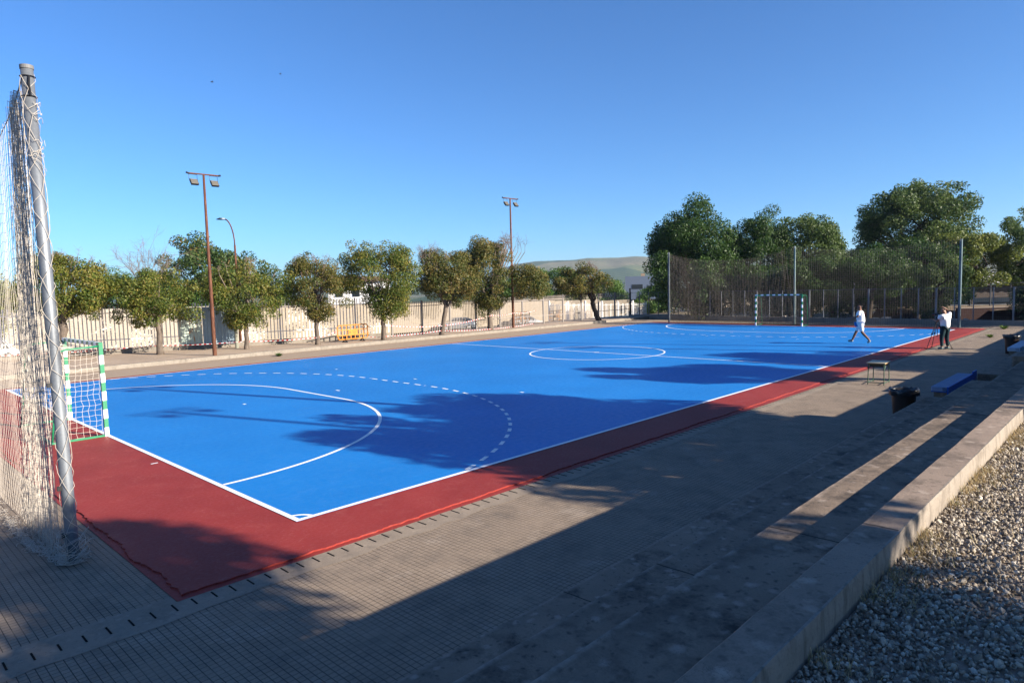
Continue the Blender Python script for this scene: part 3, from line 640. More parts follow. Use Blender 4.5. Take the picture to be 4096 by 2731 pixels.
def crown(rng, c, rx, ry, rz, n, rc, irr=.22, ngap=2):
    gaps = rng.normal(size=(ngap, 3)); gaps /= np.linalg.norm(gaps, axis=1)[:, None] if ngap else 1
    out = []
    while len(out) < n:
        d = rng.normal(size=3); d /= np.linalg.norm(d)
        if any(g@d > .86 for g in gaps): 
            if rng.random() < .8: continue
        q = (.35+.65*rng.random()**.45)*(1+rng.normal(0, irr)*.6); r = rc*rng.uniform(.6, 1.25)
        s = 1-r/max(rx, ry)*.40; out.append([c[0]+d[0]*rx*q*s, c[1]+d[1]*ry*q*s, c[2]+d[2]*rz*q*s, r, rng.uniform(-.12, .20)])
    return np.array(out)
def branch(m, rng, a, b, r0, r1, n=5, wob=.08):
    t = np.linspace(0, 1, n)[:, None]; P = a*(1-t)+b*t; L = np.linalg.norm(b-a); P[1:-1] += rng.normal(0, wob*L*.5, (n-2, 3)); P[:, 2] += np.sin(t[:, 0]*PI)*L*.06
    m.tube(P, np.linspace(r0, r1, n), 6); return P
def twigs(m, rng, p, d, L, r, depth):
    d = d/np.linalg.norm(d); P = [p]; q = p.copy(); n = 4
    for i in range(n):
        d = d+rng.normal(0, .16, 3); d[2] += .03; d /= np.linalg.norm(d); q = q+d*L/n; P.append(q.copy())
    m.poly(P, np.linspace(r, r*.55, n), 4)
    if depth > 0:
        for _ in range(rng.integers(3, 5)):
            k = rng.integers(1, n+1); nd = d+rng.normal(0, .55, 3); twigs(m, rng, P[k], nd, L*rng.uniform(.5, .75), r*.55, depth-1)
def tree(name, label, group, x, y, z, seed, crowns, n, size, mat, trunk=(2.0, .13), ncl=34, rc=.5, lean=(0, 0), dead=0, deadh=1.2, shape=.5, bark=None, droop=.3, spread=.5, cat='tree', gap=2, dspread=None):
    rng = np.random.default_rng(seed); t = empty(name, (x, y, z), label, cat, group)
    cl = []
    if name == 'street_tree': crowns = [(c[0], c[1], c[2], c[3]*1.12, c[4]*1.12, c[5]*1.08, *c[6:]) for c in crowns]; n = int(n*1.7); ncl = int(ncl*1.45); size *= .92; gap = 1
    lob = []
    for c in crowns[:1]:
        for _ in range(6 if name != 'yard_tree' else 0):
            a_ = rng.uniform(0, 2*PI); e_ = rng.uniform(-.35, 1.0); q_ = .82 if group == ST else .74; r_ = rng.uniform(.22, .34) if group == ST else rng.uniform(.18, .28)
            lob.append((c[0]+c[3]*q_*math.cos(a_)*math.cos(e_), c[1]+c[4]*q_*math.sin(a_)*math.cos(e_), c[2]+c[5]*q_*math.sin(e_), c[3]*r_, c[4]*r_, c[5]*r_*1.15, .10))
    crowns = list(crowns)+lob
    for c in crowns: cl.append(crown(rng, c[:3], c[3], c[4], c[5], int(ncl*c[6]) if len(c) > 6 else ncl, rc, ngap=gap))
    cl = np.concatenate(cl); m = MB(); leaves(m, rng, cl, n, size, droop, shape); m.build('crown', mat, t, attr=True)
    tm = MB(); h, r = trunk
    if h > 0:
        P0 = np.array([0, 0, -.1]); P1 = np.array([lean[0], lean[1], h]); tt = np.linspace(0, 1, 7)[:, None]; P = P0*(1-tt)+P1*tt; P[1:-1, :2] += rng.normal(0, r*.16, (5, 2))
        tm.tube(P, [r*1.45, r*1.05, r*.97, r*.93, r*.9, r*.95, r*.95], 12)
        k = min(len(cl), 15); idx = rng.choice(len(cl), k, replace=False); mids = []
        for a in range(4):
            an = a*PI/2+rng.uniform(-.5, .5); cz = crowns[0][2]; mids.append(branch(tm, rng, P1-np.array([0, 0, .05]), np.array([P1[0]+math.cos(an)*crowns[0][3]*.35*spread*2, P1[1]+math.sin(an)*crowns[0][4]*.35*spread*2, h+(cz-h)*rng.uniform(.5, .9)]), r*.62, r*.34))
        for i in idx:
            a = mids[rng.integers(4)]; branch(tm, rng, a[rng.integers(2, 5)], cl[i, :3], r*.3, r*.08)
    tm.build('trunk', bark or (M_barkd if group != ST else M_bark), t, smooth=True)
    if dead:
        dm_ = MB(); cx, cy, cz = crowns[0][:3]
        for i in range(int(dead*1.7)):
            an = rng.uniform(0, 2*PI); q = rng.uniform(0, .75); s = dspread or (0, 0, crowns[0][3])
            p = np.array([cx+s[0]+math.cos(an)*q*s[2], cy+s[1]+math.sin(an)*q*s[2], cz+crowns[0][5]*math.sqrt(max(0, 1-q*q))*.72])
            dm_.poly([np.array([lean[0], lean[1], max(h, .5)]), p], .022, 5); twigs(dm_, rng, p, np.array([math.cos(an)*.5*q, math.sin(an)*.5*q, 1.]), deadh*(.62 if deadh > 1.8 else .42)*rng.uniform(.6, 1.1), .014, 3)
        dm_.build('dead_branches', M_twig, t)
    return t
M_barkd = plain('shaded_bark', (.045, .036, .028, 1), .9, .1, var=.3)
ST = 'clipped street trees along the left sidewalk'
K_ = dict(name='street_tree', group=ST)
# image-right is (+.70,-.72) in plan, image-left (-.70,+.72)
tree(label='leftmost street tree, ochre-green crown directly behind the nearest net post', x=3.73, y=29.0, z=.14, seed=1, crowns=[(.1, 0, 3.35, 1.85, 1.85, 1.55)], n=17000, size=.125, mat=L_str, trunk=(1.75, .19), ncl=46, rc=.5, dead=9, deadh=1.0, **K_)
tree(label='street tree with bare dead limbs rising above its crown, left of the near rusty pole', x=7.52, y=27.7, z=.14, seed=2, crowns=[(0, 0, 2.85, 1.95, 1.95, 1.35)], n=15000, size=.12, mat=L_str, trunk=(1.75, .15), ncl=44, rc=.45, dead=10, deadh=2.1, dspread=(-.3, .3, .9), **K_)
tree(label='street tree with a low drooping right-leaning crown, right of the near rusty pole', x=11.34, y=26.35, z=.14, seed=3, crowns=[(.1, -.1, 3.0, 1.9, 1.9, 1.7), (0, 0, 1.55, .95, .95, .8, .4)], n=18000, size=.12, mat=L_str, trunk=(1.2, .12), ncl=46, rc=.45, dead=6, deadh=.9, **K_)
tree(label='smallest street tree with brownish crown beside the orange barrier', x=14.82, y=25.21, z=.14, seed=4, crowns=[(0, 0, 3.25, 1.38, 1.38, 1.6), (.2, -.1, 1.75, .7, .7, .5, .25)], n=13500, size=.115, mat=L_strb, trunk=(1.5, .13), ncl=42, rc=.4, dead=11, deadh=.85, **K_)
tree(label='broad full green street tree just right of the orange barrier', x=18.66, y=24.43, z=.14, seed=5, crowns=[(-.2, .2, 3.75, 2.15, 2.15, 1.75), (.3, -.3, 2.1, 1.2, 1.2, .8, .35)], n=21000, size=.125, mat=L_str, trunk=(1.55, .15), ncl=56, rc=.5, dead=0, **K_)
tree(label='brown-tinged street tree left of the silver car with bare twigs on its left shoulder', x=22.97, y=24.35, z=.14, seed=6, crowns=[(.3, -.3, 3.55, 1.9, 1.9, 1.65)], n=18000, size=.13, mat=L_strb, trunk=(1.8, .15), lean=(.25, -.25), ncl=48, rc=.5, dead=16, deadh=1.5, dspread=(-.6, .6, 1.3), **K_)
tree(label='largest street tree with a tall ragged double crown behind the second rusty pole', x=27.58, y=24.65, z=.14, seed=7, crowns=[(-.2, .2, 3.9, 1.75, 1.75, 2.2), (1.9, -1.9, 3.1, 1.35, 1.35, 1.4, .6), (.1, -.1, 1.9, .9, .9, .8, .3)], n=25000, size=.135, mat=L_strb, trunk=(1.7, .19), ncl=50, rc=.5, dead=14, deadh=1.5, dspread=(1.2, -1.2, 1.8), **K_)
tree(label='sparse leaning street tree with black trunk at the far end of the row', x=39.62, y=24.45, z=.14, seed=8, crowns=[(-1.2, 1.3, 3.1, 1.7, 1.7, 1.2), (.3, .2, 2.9, 1.1, 1.1, .9, .35)], n=8000, size=.15, mat=L_strb, trunk=(1.5, .20), lean=(-.35, .35), ncl=34, rc=.45, dead=12, deadh=1.3, dspread=(.9, -.6, 1.1), bark=plain('dark_bark', (.02, .017, .015, 1), .9), **K_)
BT = 'trees behind the street wall'
K2 = dict(name='background_tree', group=BT)
def gz(x, y): return float(ground_h(x, y))
def bt(label, x, y, top, r, bot, seed, mat, n, size, rc=.9, ncl=36, ry=None, gap=2, shape=.5, name=None, group=None, trunk=None, droop=.3):
    z = gz(x, y); ch = (top-bot)/2; c = (top+bot)/2-z
    return tree(name or 'background_tree', label, group or BT, x, y, z, seed, [(0, 0, c, r, ry or r, ch)], n, size, mat, trunk=trunk or (max(.8, bot-z+.8), .22), ncl=ncl, rc=rc, shape=shape, gap=gap, droop=droop)
bt('tall dark green tree with rusty seed clusters behind the near street lamp', 26.4, 69, 10.3, 5.9, -1.2, 21, m_leaf('tree_of_heaven_leaf', [(.018, .042, .014), (.032, .072, .018), (.055, .10, .024), (.09, .125, .03), (.26, .10, .035)]), 40000, .30, 1.2, 84, gap=1)
bt('pale green bush top between the first two street trees', 17.7, 70.4, 5.8, 3.2, -.6, 22, L_mid, 9000, .19, .7)
bt('bright green tree behind the left net at the photo edge', 4.2, 50.2, 5.2, 3.4, .3, 23, L_yel, 12000, .2, .8)
bt('wide green crown at the far left edge behind the netting', -1.0, 47.0, 4.6, 3.4, -.5, 41, L_yel, 10000, .2, .8)
bt('green tree peeking over the wall right of the low drooping street tree', 33.8, 65.5, 6.0, 3.6, -1, 24, L_mid, 10000, .22, .8)
bt('small bush behind the wall left of the second rusty pole', 23.4, 65.0, 5.0, 3.0, -1, 25, L_mid, 8000, .22, .8)
bt('dark shrub behind the wall right of the dead-limbed street tree', 19.5, 64.0, 5.0, 3.6, -1, 42, L_dark, 9000, .22, .8)
bt('feathery green tree right of the second rusty pole, above the dark fence', 68.8, 63.4, 5.2, 3.9, -1.4, 26, L_mid, 15000, .32, 1.0, shape=.35)
bt('feathery bright green tree behind the sparse leaning tree', 72.4, 56.9, 6.0, 4.9, -1.5, 27, L_mid, 19000, .34, 1.1, shape=.35)
bt('green tree in front of the pale blue building, left one', 77.0, 51.8, 3.7, 4.2, -1.6, 28, L_mid, 14000, .32, 1., shape=.35)
bt('green tree in front of the pale blue building, right one', 81.1, 44.2, 2.8, 3.8, -1.6, 29, L_mid, 12000, .32, 1., shape=.35)
bt('low leafy tree behind the wavy white fence, left of the pale blue building', 73.8, 55.0, 2.8, 3.4, -1.6, 43, L_mid, 9000, .30, 1., shape=.35)
FT = 'trees behind the far fence'
bt('dense dark green tree overhanging the left half of the far net', 47.6, 20.4, 9.9, 4.0, -.1, 31, L_dark, 70000, .24, 1.0, 130, gap=0, name='dark_tree', group=FT, trunk=(1.8, .25), droop=.6, shape=.4)
bt('feathery green tree touching the right side of the dense dark tree', 52.2, 17.0, 9.1, 3.5, .3, 32, L_dark, 36000, .21, .8, 80, name='green_tree', group=FT, shape=.35, droop=.7)
bt('grey-green tree with wispy outline above the middle net post', 56.2, 14.6, 8.9, 3.7, .6, 33, L_oliv, 38000, .22, .85, 90, name='grey_green_tree', group=FT, gap=3, droop=.6)
bt('small dark tree low in the dip between the two big crowns', 66.0, 13.4, 6.2, 3.6, .6, 34, L_dark, 18000, .26, .9, 50, name='dark_tree', group=FT)
bt('largest olive-green tree, tallest crown above the right part of the far net', 73.2, 9.6, 12.7, 5.7, 1.6, 35, L_oliv, 76000, .25, .95, 190, name='plane_tree', group=FT, gap=3, trunk=(4.2, .4))
bt('yellow-green low crown just right of the right net post', 68.5, 4.2, 7.0, 3.7, 1.7, 36, L_yel, 30000, .21, .8, 76, name='plane_tree', group=FT, gap=1)
bt('narrow upright tree cut by the right edge of the photo', 71.8, .6, 9.5, 2.6, .6, 37, L_oliv, 22000, .20, .6, 70, name='poplar_tree', group=FT, trunk=(2, .2))
bt('ivy covered tree behind the cameraman, leaves down to the ground', 50.2, 3.2, 5.2, 2.3, -.3, 38, L_oliv, 20000, .15, .55, 50, name='ivy_tree', group=FT, gap=1, trunk=(1.6, .2))
bt('shaded leafy tree behind the far goal', 50.5, 11.8, 5.5, 2.8, -.2, 39, L_dark, 18000, .17, .7, 50, name='shade_tree', group=FT, trunk=(1.6, .2))
bt('shaded leafy tree behind the walking man', 53.0, 8.2, 5.6, 3.2, 1.3, 40, L_dark, 15000, .18, .8, 46, name='shade_tree', group=FT, trunk=(2.2, .25))
bt('dark tree closing the gap behind the cameraman and the walking man', 57.5, 5.9, 5.6, 3.2, 1.2, 44, L_dark, 14000, .2, .8, 46, name='shade_tree', group=FT, trunk=(2.2, .25))
bt('dark leafy mass behind the left part of the far net', 49.6, 15.6, 4.6, 3.0, -.2, 45, L_dark, 18000, .18, .8, 46, name='shade_tree', group=FT, trunk=(1.6, .2))
bt('low dark tree mass directly behind the left net post', 48.3, 18.2, 3.6, 2.6, -.3, 61, L_dark, 14000, .18, .7, 46, name='shade_tree', group=FT, trunk=(1., .2))
bt('low dark tree mass seen just left of the far goal', 50.2, 13.4, 3.9, 2.4, -.3, 62, L_dark, 13000, .18, .7, 46, name='shade_tree', group=FT, trunk=(1., .2))
bt('dark backdrop tree low behind the dense dark tree', 60.0, 11.5, 5.2, 3.4, .2, 46, L_dark, 14000, .24, .9, 46, name='shade_tree', group=FT, trunk=(1.6, .2))
bt('broad dark backdrop tree far behind the right net', 62.0, 10.0, 5.4, 4.2, -.3, 63, L_dark, 20000, .25, .9, 60, name='shade_tree', group=FT, trunk=(1., .2))
bt('broad dark backdrop tree far behind the walking man', 60.0, 7.2, 5.2, 3.6, -.3, 64, L_dark, 18000, .25, .9, 56, name='shade_tree', group=FT, trunk=(1., .2))
bt('dark undergrowth tree far behind the middle net post', 56.5, 12.2, 4.6, 3.4, -.4, 65, L_dark, 18000, .22, .8, 56, name='shade_tree', group=FT, trunk=(1., .2))
bt('dark backdrop tree under the largest crown', 66.0, 7.6, 5.0, 3.2, .4, 47, L_dark, 14000, .24, .9, 46, name='shade_tree', group=FT, trunk=(1.6, .2))
bt('dark evergreen mass behind the red retaining wall at the right', 76.0, -2.0, 6.0, 3.4, .4, 48, L_dark, 12000, .26, .9, 40, name='shade_tree', group=FT, trunk=(1.6, .2))
bt('dark pink-flowered oleander bush at the right edge behind the fence', 48.6, -2.55, 2.6, 1.5, -.3, 49, L_red, 12000, .11, .4, 40, name='oleander_bush', group='shrubs behind the far fence', trunk=(.5, .06))
# trees of the gravel yard, beyond the right edge: they shade court and steps
YT = 'yard trees outside the right edge whose shade falls on the court'
def yt(label, x, y, top, r, bot, seed, n, ry=None, ncl=44, rc=.85, extra=[]):
    z = 1.45; ch = (top-bot)/2
    tree('yard_tree', label, YT, x, y, z, seed, [(0, 0, (top+bot)/2-z, r, ry or r, ch)]+extra, n, .24, L_dark, trunk=(max(1., bot-z+.6), .22), ncl=ncl, rc=rc, gap=3)
yt('yard tree behind the camera shading the near paving corner', -1.1, -16.3, 7.2, 4.1, 2.4, 51, 30000, ncl=60, extra=[(4.2, 1.0, 5.2, .8, .8, .6, .12), (3.6, .6, 4.4, .6, .6, .5, .1)])
yt('yard tree shading the near half of the court and the steps', 10.85, -11.2, 7.1, 4.2, 2.5, 52, 36000, ncl=74)
yt('yard tree with a thin crown shading the middle of the court', 21.2, -12, 7.3, 2.3, 4.6, 53, 12000, ncl=26, rc=.7)
yt('yard tree shading the paving around the blue bench', 26.6, -11.6, 6.5, 3.2, 2.2, 54, 24000, ncl=50)
yt('yard tree shading the far end of the court', 51.5, -12.5, 9.5, 5.6, 2.0, 55, 26000, ncl=60, rc=1.1)

# ------------------------------------------------------------------ fences on the left
def bar_fence(name, label, pts, zb, h, bar, sp, mat, postsp, cat='fence', rails=(.30, .86), base=True, wave=0., group=None, postw=.08, post_extra=.05, pmat=None):
    t = empty(name, (pts[0][0], pts[0][1], zb(0)), label, cat, group); o0 = np.array([pts[0][0], pts[0][1], 0])
    done = 0; zt0 = zb(0)
    for (ax, ay), (bx, by) in zip(pts[:-1], pts[1:]):
        L = math.hypot(bx-ax, by-ay); n = max(1, round(L/postsp)); ang = math.atan2(by-ay, bx-ax); dx, dy = (bx-ax)/L, (by-ay)/L
        for i in range(n):
            s0, s1 = i*L/n, (i+1)*L/n; m = MB(); k = int((s1-s0-postw)/sp); ss = s0+postw/2+(np.arange(k)+.5)*(s1-s0-postw)/k
            z0 = zb((done+s0+s1)/2)-zt0; rel = (ss-s0)/(s1-s0); hh = h-wave*np.sin(rel*PI)
            lowz = .32 if base else .08
            C = np.stack([ax+dx*ss-o0[0], ay+dy*ss-o0[1], z0+(lowz+hh)/2], 1); S = np.stack([np.full(k, bar), np.full(k, bar*.35), hh-lowz], 1); m.boxes(C, S, ang)
            for f in rails: m.cbox((ax+dx*(s0+s1)/2-o0[0], ay+dy*(s0+s1)/2-o0[1], z0+h*f), (s1-s0-postw-.004, bar*.8, .045), ang)
            m.build('panel', mat, t)
            p = MB(); p.cbox((ax+dx*s0-o0[0], ay+dy*s0-o0[1], z0+(h+post_extra)/2), (postw, postw, h+post_extra), ang); p.build('fence_post', pmat or mat, t)
        done += L
    if base:
        m = MB(); r = random.Random(len(pts)*3)
        for (ax, ay), (bx, by) in zip(pts[:-1], pts[1:]):
            L = math.hypot(bx-ax, by-ay); ang = math.atan2(by-ay, bx-ax); s = 0
            while s < L:
                q = min(L-s, r.uniform(2.2, 4.2)); c = s+q/2; m.cbox((ax+(bx-ax)*c/L-o0[0], ay+(by-ay)*c/L-o0[1], .13+r.uniform(-.02, .02)), (q-.05, .26, .30), ang); s += q
        m.build('base_wall', M_kerbstone, t)
    return t
bar_fence('white_bar_fence', 'worn white vertical bar fence on a low wall behind the left trees', [(-22, 42.2), (5.85, 30.70), (20.2, 25.85)], lambda s: .14, 2.45, .052, .185, M_fw, 2.15)
bar_fence('dull_bar_fence', 'dull brown vertical bar fence in front of the two parked cars', [(20.3, 25.85), (46.4, 26.0)], lambda s: .14, 2.15, .040, .135, M_fd, 2.28, base=False, postw=.08, pmat=plain('grey_post_paint', (.20, .18, .165, 1), .7))
bar_fence('wavy_white_fence', 'bright white picket fence with wavy top below the pale building', [(46.2, 35.4), (62, 34.2)], lambda s: -.62-.03*s, 2.05, .05, .20, M_fw2, 2.6, base=False, rails=(.1, .84), wave=.22, group='white picket fences by the street', postw=.14, post_extra=.16)
bar_fence('wavy_white_fence', 'short white picket fence right of the bare brick gap', [(65.5, 33.4), (70.5, 33.0)], lambda s: -1.25, 2.1, .05, .20, M_fw2, 2.5, base=False, rails=(.1, .84), wave=.2, group='white picket fences by the street', postw=.16, post_extra=.16)
# sheet metal gate leaves behind the bars
def gate():
    t = empty('sheet_metal_gate', (9.1, 29.55, .3), 'corrugated sheet metal gate, rusty green left leaf and grey-blue right leaf', 'gate')
    d = np.array([.925, -.38]); a = math.atan2(d[1], d[0])
    for nm, s0, s1, c in (('gate_leaf', 0, 1.15, m_worn('rusty_green_sheet', (.42, .50, .44, 1), (.33, .16, .07, 1), .54, (.55, .52, .45, 1))), ('gate_leaf', 1.2, 2.75, plain('grey_blue_sheet', (.25, .33, .38, 1), .5, .4, .2))):
        n = int((s1-s0)/.04); s = np.linspace(s0, s1, n+1); off = .012*np.where(np.arange(n+1) % 4 < 2, 1, -1); V = []
        for z in (.05, 2.1): V += [[d[0]*q-d[1]*o_, d[1]*q+d[0]*o_, z] for q, o_ in zip(s, off)]
        i = np.arange(n); m = MB(); m.add(V, np.stack([i, i+1, i+n+2, i+n+1], 1)); m.build(nm, c, t)
gate()
# wall along the street
def street_wall():
    ang = math.atan2(-14, 59.6)
    t = empty('brick_wall', (5, 64.3, -2), 'long cream brick wall running along the street behind the left fences', 'wall')
    mb_ = m_brick('cream_brick', (.33, .272, .200, 1), (.27, .218, .158, 1), (.27, .24, .20, 1), .30, .085, ang); mk = m_brick('cream_block', (.33, .285, .23, 1), (.29, .25, .20, 1), (.37, .33, .275, 1), .42, .21, ang)
    d = np.array([math.cos(ang), math.sin(ang)]); s = -32.; p0 = np.array([14.2, 62.1])
    i = 0
    while s < 92:
        q = 7.6; c = p0+d*(s+q/2); f = s/61.2; top = 1.95-1.25*f+(.08 if i % 2 else 0); bot = gz(*c)-.6
        MB().cbox((c[0]-5, c[1]-64.3, (top+bot)/2+2), (q-.003, .25 if i % 2 else .27, top-bot), ang).build('wall_section', mk if s < 8 else mb_, t)
        s += q; i += 1
street_wall()
# ------------------------------------------------------------------ far fence: low wall, posts and mesh
def far_fence():
    x0, y0, x1, y1 = 46.45, 26.0, 43.95, -14.; L = math.hypot(x1-x0, y1-y0); d = np.array([(x1-x0)/L, (y1-y0)/L]); ang = math.atan2(d[1], d[0])
    t = empty('mesh_fence', (x0, y0, 0), 'grey wire mesh fence on a low concrete wall across the far end', 'fence')
    c = d*L/2; MB().cbox((c[0], c[1], .1), (L, .22, .36), ang).build('base_wall', m_concrete('far_wall_concrete', (.20, .185, .165, 1), (.27, .25, .22, 1), (.11, .10, .09, 1), (.3, .28, .25, 1), 1, .4), t)
    n = 40
    for i in range(n+1):
        q = d*L*i/n; big = i % 4 == 0
        MB().cbox((q[0], q[1], 1.27), (.05 if not big else .09, .05 if not big else .09, 2.0), ang).build('fence_post', M_galv, t)
    m = MB()
    for z in np.arange(.34, 2.2, .15): m.segs([[0, 0, z]], [[d[0]*L, d[1]*L, z]], .0028)
    ss = np.arange(.05, L, .10); P = np.stack([d[0]*ss, d[1]*ss, np.full(len(ss), .3)], 1); Q = P.copy(); Q[:, 2] = 2.2; m.segs(P, Q, .0024)
    m.segs([[0, 0, 2.24]], [[d[0]*L, d[1]*L, 2.24]], .018, 6); m.build('wire_mesh', M_galvd, t)
far_fence()
def yard_beyond():
    # red-brown wall, second fence, shed seen right of the right net post
    t = empty('red_wall', (60.2, -.2, -.5), 'low dark red-brown retaining wall seen through the fence at the right', 'wall')
    MB().cbox((0, 0, .32), (9.2, .3, 1.25), -.80).build('wall_body', plain('shaded_red_wall', (.022, .007, .006, 1), .8, .2), t); MB().cbox((0, 0, .985), (9.3, .36, .06), -.80).build('coping', plain('coping_concrete', (.22, .18, .15, 1), .9), t)  # wall body: red-brown darkened further, shade put into the colour
    dirt = MB(); rg = np.random.default_rng(6); n = 22; U, V = np.meshgrid(np.linspace(0, 1, n), np.linspace(0, 1, n)); X = 58.5+16*U; Y = -7+17*V
    Z = .30+.35*np.sin(U*9+V*4)*np.sin(V*7)*.35+rg.normal(0, .03, U.shape); Z[0] = Z[-1] = -1; Z[:, 0] = Z[:, 0]; Z[:, -1] = -1
    I = np.arange(n*n).reshape(n, n); dirt.add(np.stack([X, Y, Z], -1), np.stack([I[:-1, :-1], I[:-1, 1:], I[1:, 1:], I[1:, :-1]], -1).reshape(-1, 4)); tag(dirt.build('dirt_bank', M_dirt, smooth=True), kind='structure')
    f = empty('yard_fence', (66, 6.8, .2), 'pale post and rail mesh fence in the yard below the striped shed roof', 'fence')
    dd = np.array([.62, -.78]); L = 17.
    for i in range(11):
        q = dd*L*i/10; MB().cbox((q[0], q[1], 1.0), (.09, .09, 2.15), 0).build('fence_post', M_galv, f)
    m = MB(); m.segs([[0, 0, 2.02], [0, 0, .1]], [[dd[0]*L, dd[1]*L, 2.02], [dd[0]*L, dd[1]*L, .1]], .03, 6)
    for z in np.arange(.2, 2, .16): m.segs([[0, 0, z]], [[dd[0]*L, dd[1]*L, z]], .004)
    m.build('rail', M_galv, f)
    w2 = empty('white_wall', (72, 4.6, -.2), 'low whitewashed wall behind the yard fence', 'wall')
    MB().cbox((0, 0, .55), (12, .2, .95), -.85).build('wall_body', plain('whitewash', (.62, .55, .48, 1), .9, .1), w2)
    s = empty('shed', (86.5, 6.2, -.5), 'dark open shed with striped corrugated roof behind the right trees', 'shed')
    a = -.90
    MB().cbox((0, 0, 1.1), (9, 4.5, 2.4), a).build('shed_wall', plain('shed_dark_wall', (.07, .055, .048, 1), .9), s)
    rf = MB(); c, s_ = math.cos(a), math.sin(a); n = 46; V = []
    for j, (yy, zz) in enumerate(((-3.0, 2.42), (2.2, 3.5))):
        for i in range(n+1): u = -4.8+9.6*i/n; zz2 = zz+(.07 if i % 4 < 2 else -.03); V.append([u*c-yy*s_, u*s_+yy*c, zz2])
    i = np.arange(n); rf.add(V, np.stack([i, i+1, i+n+2, i+n+1], 1), mi=0); o = rf.build('roof', [plain('roof_sheet', (.62, .60, .56, 1), .6), plain('roof_sheet_dark', (.16, .10, .07, 1), .7)], s)
    for k, p in enumerate(o.data.polygons): p.material_index = 1 if (k % 4) in (2, 3) else 0
    # rubble by the fence
    for k, (x, y, r_) in enumerate(((47.2, 5.7, .0), (46.9, 3.3, .5), (47.6, 1.3, .2), (48.4, 12.6, .3))):
        g = MB(); rg = random.Random(k); 
        for _ in range(5): g.cbox((rg.uniform(-.3, .3), rg.uniform(-.5, .5), .1+rg.uniform(0, .1)), (rg.uniform(.15, .4), rg.uniform(.2, .5), rg.uniform(.08, .25)), rg.uniform(0, 3))
        tag(g.build('rubble_heap', plain('rubble_%d' % k, (.42, .36, .30, 1), .9), loc=(x, y, gz(x, y)+.05)), ['pale broken blocks lying behind the fence left of the cameraman', 'low broken slabs on the dirt nearest the cameraman', 'flat tan slab heap behind the cameraman', 'pale debris on the ground behind the far goal'][k], 'rubble', 'rubble heaps behind the far fence')
yard_beyond()
# ------------------------------------------------------------------ buildings in the distance
def blue_building():
    x, y = 191.5, 122.; t = empty('pale_building', (x, y, gz(x, y)), 'long pale blue-grey flat-roofed building below the hill', 'building'); a = -.985; z0 = -gz(x, y)
    wm = plain('shaded_render', (.115, .145, .20, 1), .8, .2, var=.05, scale=.4)  # bluish-white render, its colour darkened to stand for a face in shade
    MB().cbox((3.0, -4.4, z0+.3), (17, 8, 10.2), a).build('wall', wm, t); MB().cbox((-4.3, 6.2, z0-.9), (8, 8.4, 9.0), a).build('wall', wm, t)
    c_, s_ = math.cos(a), math.sin(a)
    for u, zz, ww, hh in ((-4.5, 1.9, 3.6, 1.5), (3.4, 1.9, 4.2, 1.1)): MB().cbox((3.0+u*c_+4.03*s_, -4.4+u*s_-4.03*c_, z0+zz), (ww, .1, hh), a).build('window', M_glass, t)
    MB().cbox((2, -2, z0+5.9), (1.3, 1.3, .9), a).build('chimney', plain('chimney_tan', (.32, .22, .14, 1), .8), t)
blue_building()
def white_house():
    x, y = 56.0, 83.6; z = gz(x, y); t = empty('white_house', (x, y, z), 'white house with brown tiled eave glimpsed between two street trees', 'house'); a = -.78
    MB().cbox((0, 0, 3.3), (8.6, 6, 6.6), a).build('wall', plain('white_render', (.74, .73, .72, 1), .8, var=.04, scale=.5), t)
    m = MB(); c, s = math.cos(a), math.sin(a); V = [(-4.6, -3.4, 6.55), (4.6, -3.4, 6.55), (4.6, 3.4, 6.55), (-4.6, 3.4, 6.55), (-3.8, 0, 7.4), (3.8, 0, 7.4)]; V = [(p[0]*c-p[1]*s, p[0]*s+p[1]*c, p[2]) for p in V]
    m.add(V, [[0, 1, 5, 4], [2, 3, 4, 5]]); m.add(V, [[3, 0, 4], [1, 2, 5]]); m.add(V[:4], [[3, 2, 1, 0]]); m.build('roof', plain('brown_roof_tile', (.16, .10, .07, 1), .85), t)
    for u in (-2.6, 0, 2.6): MB().cbox((u*c+3.02*s, u*s-3.02*c, 4.9), (1.1, .1, 1.3), a).build('window', M_glass, t)
white_house()

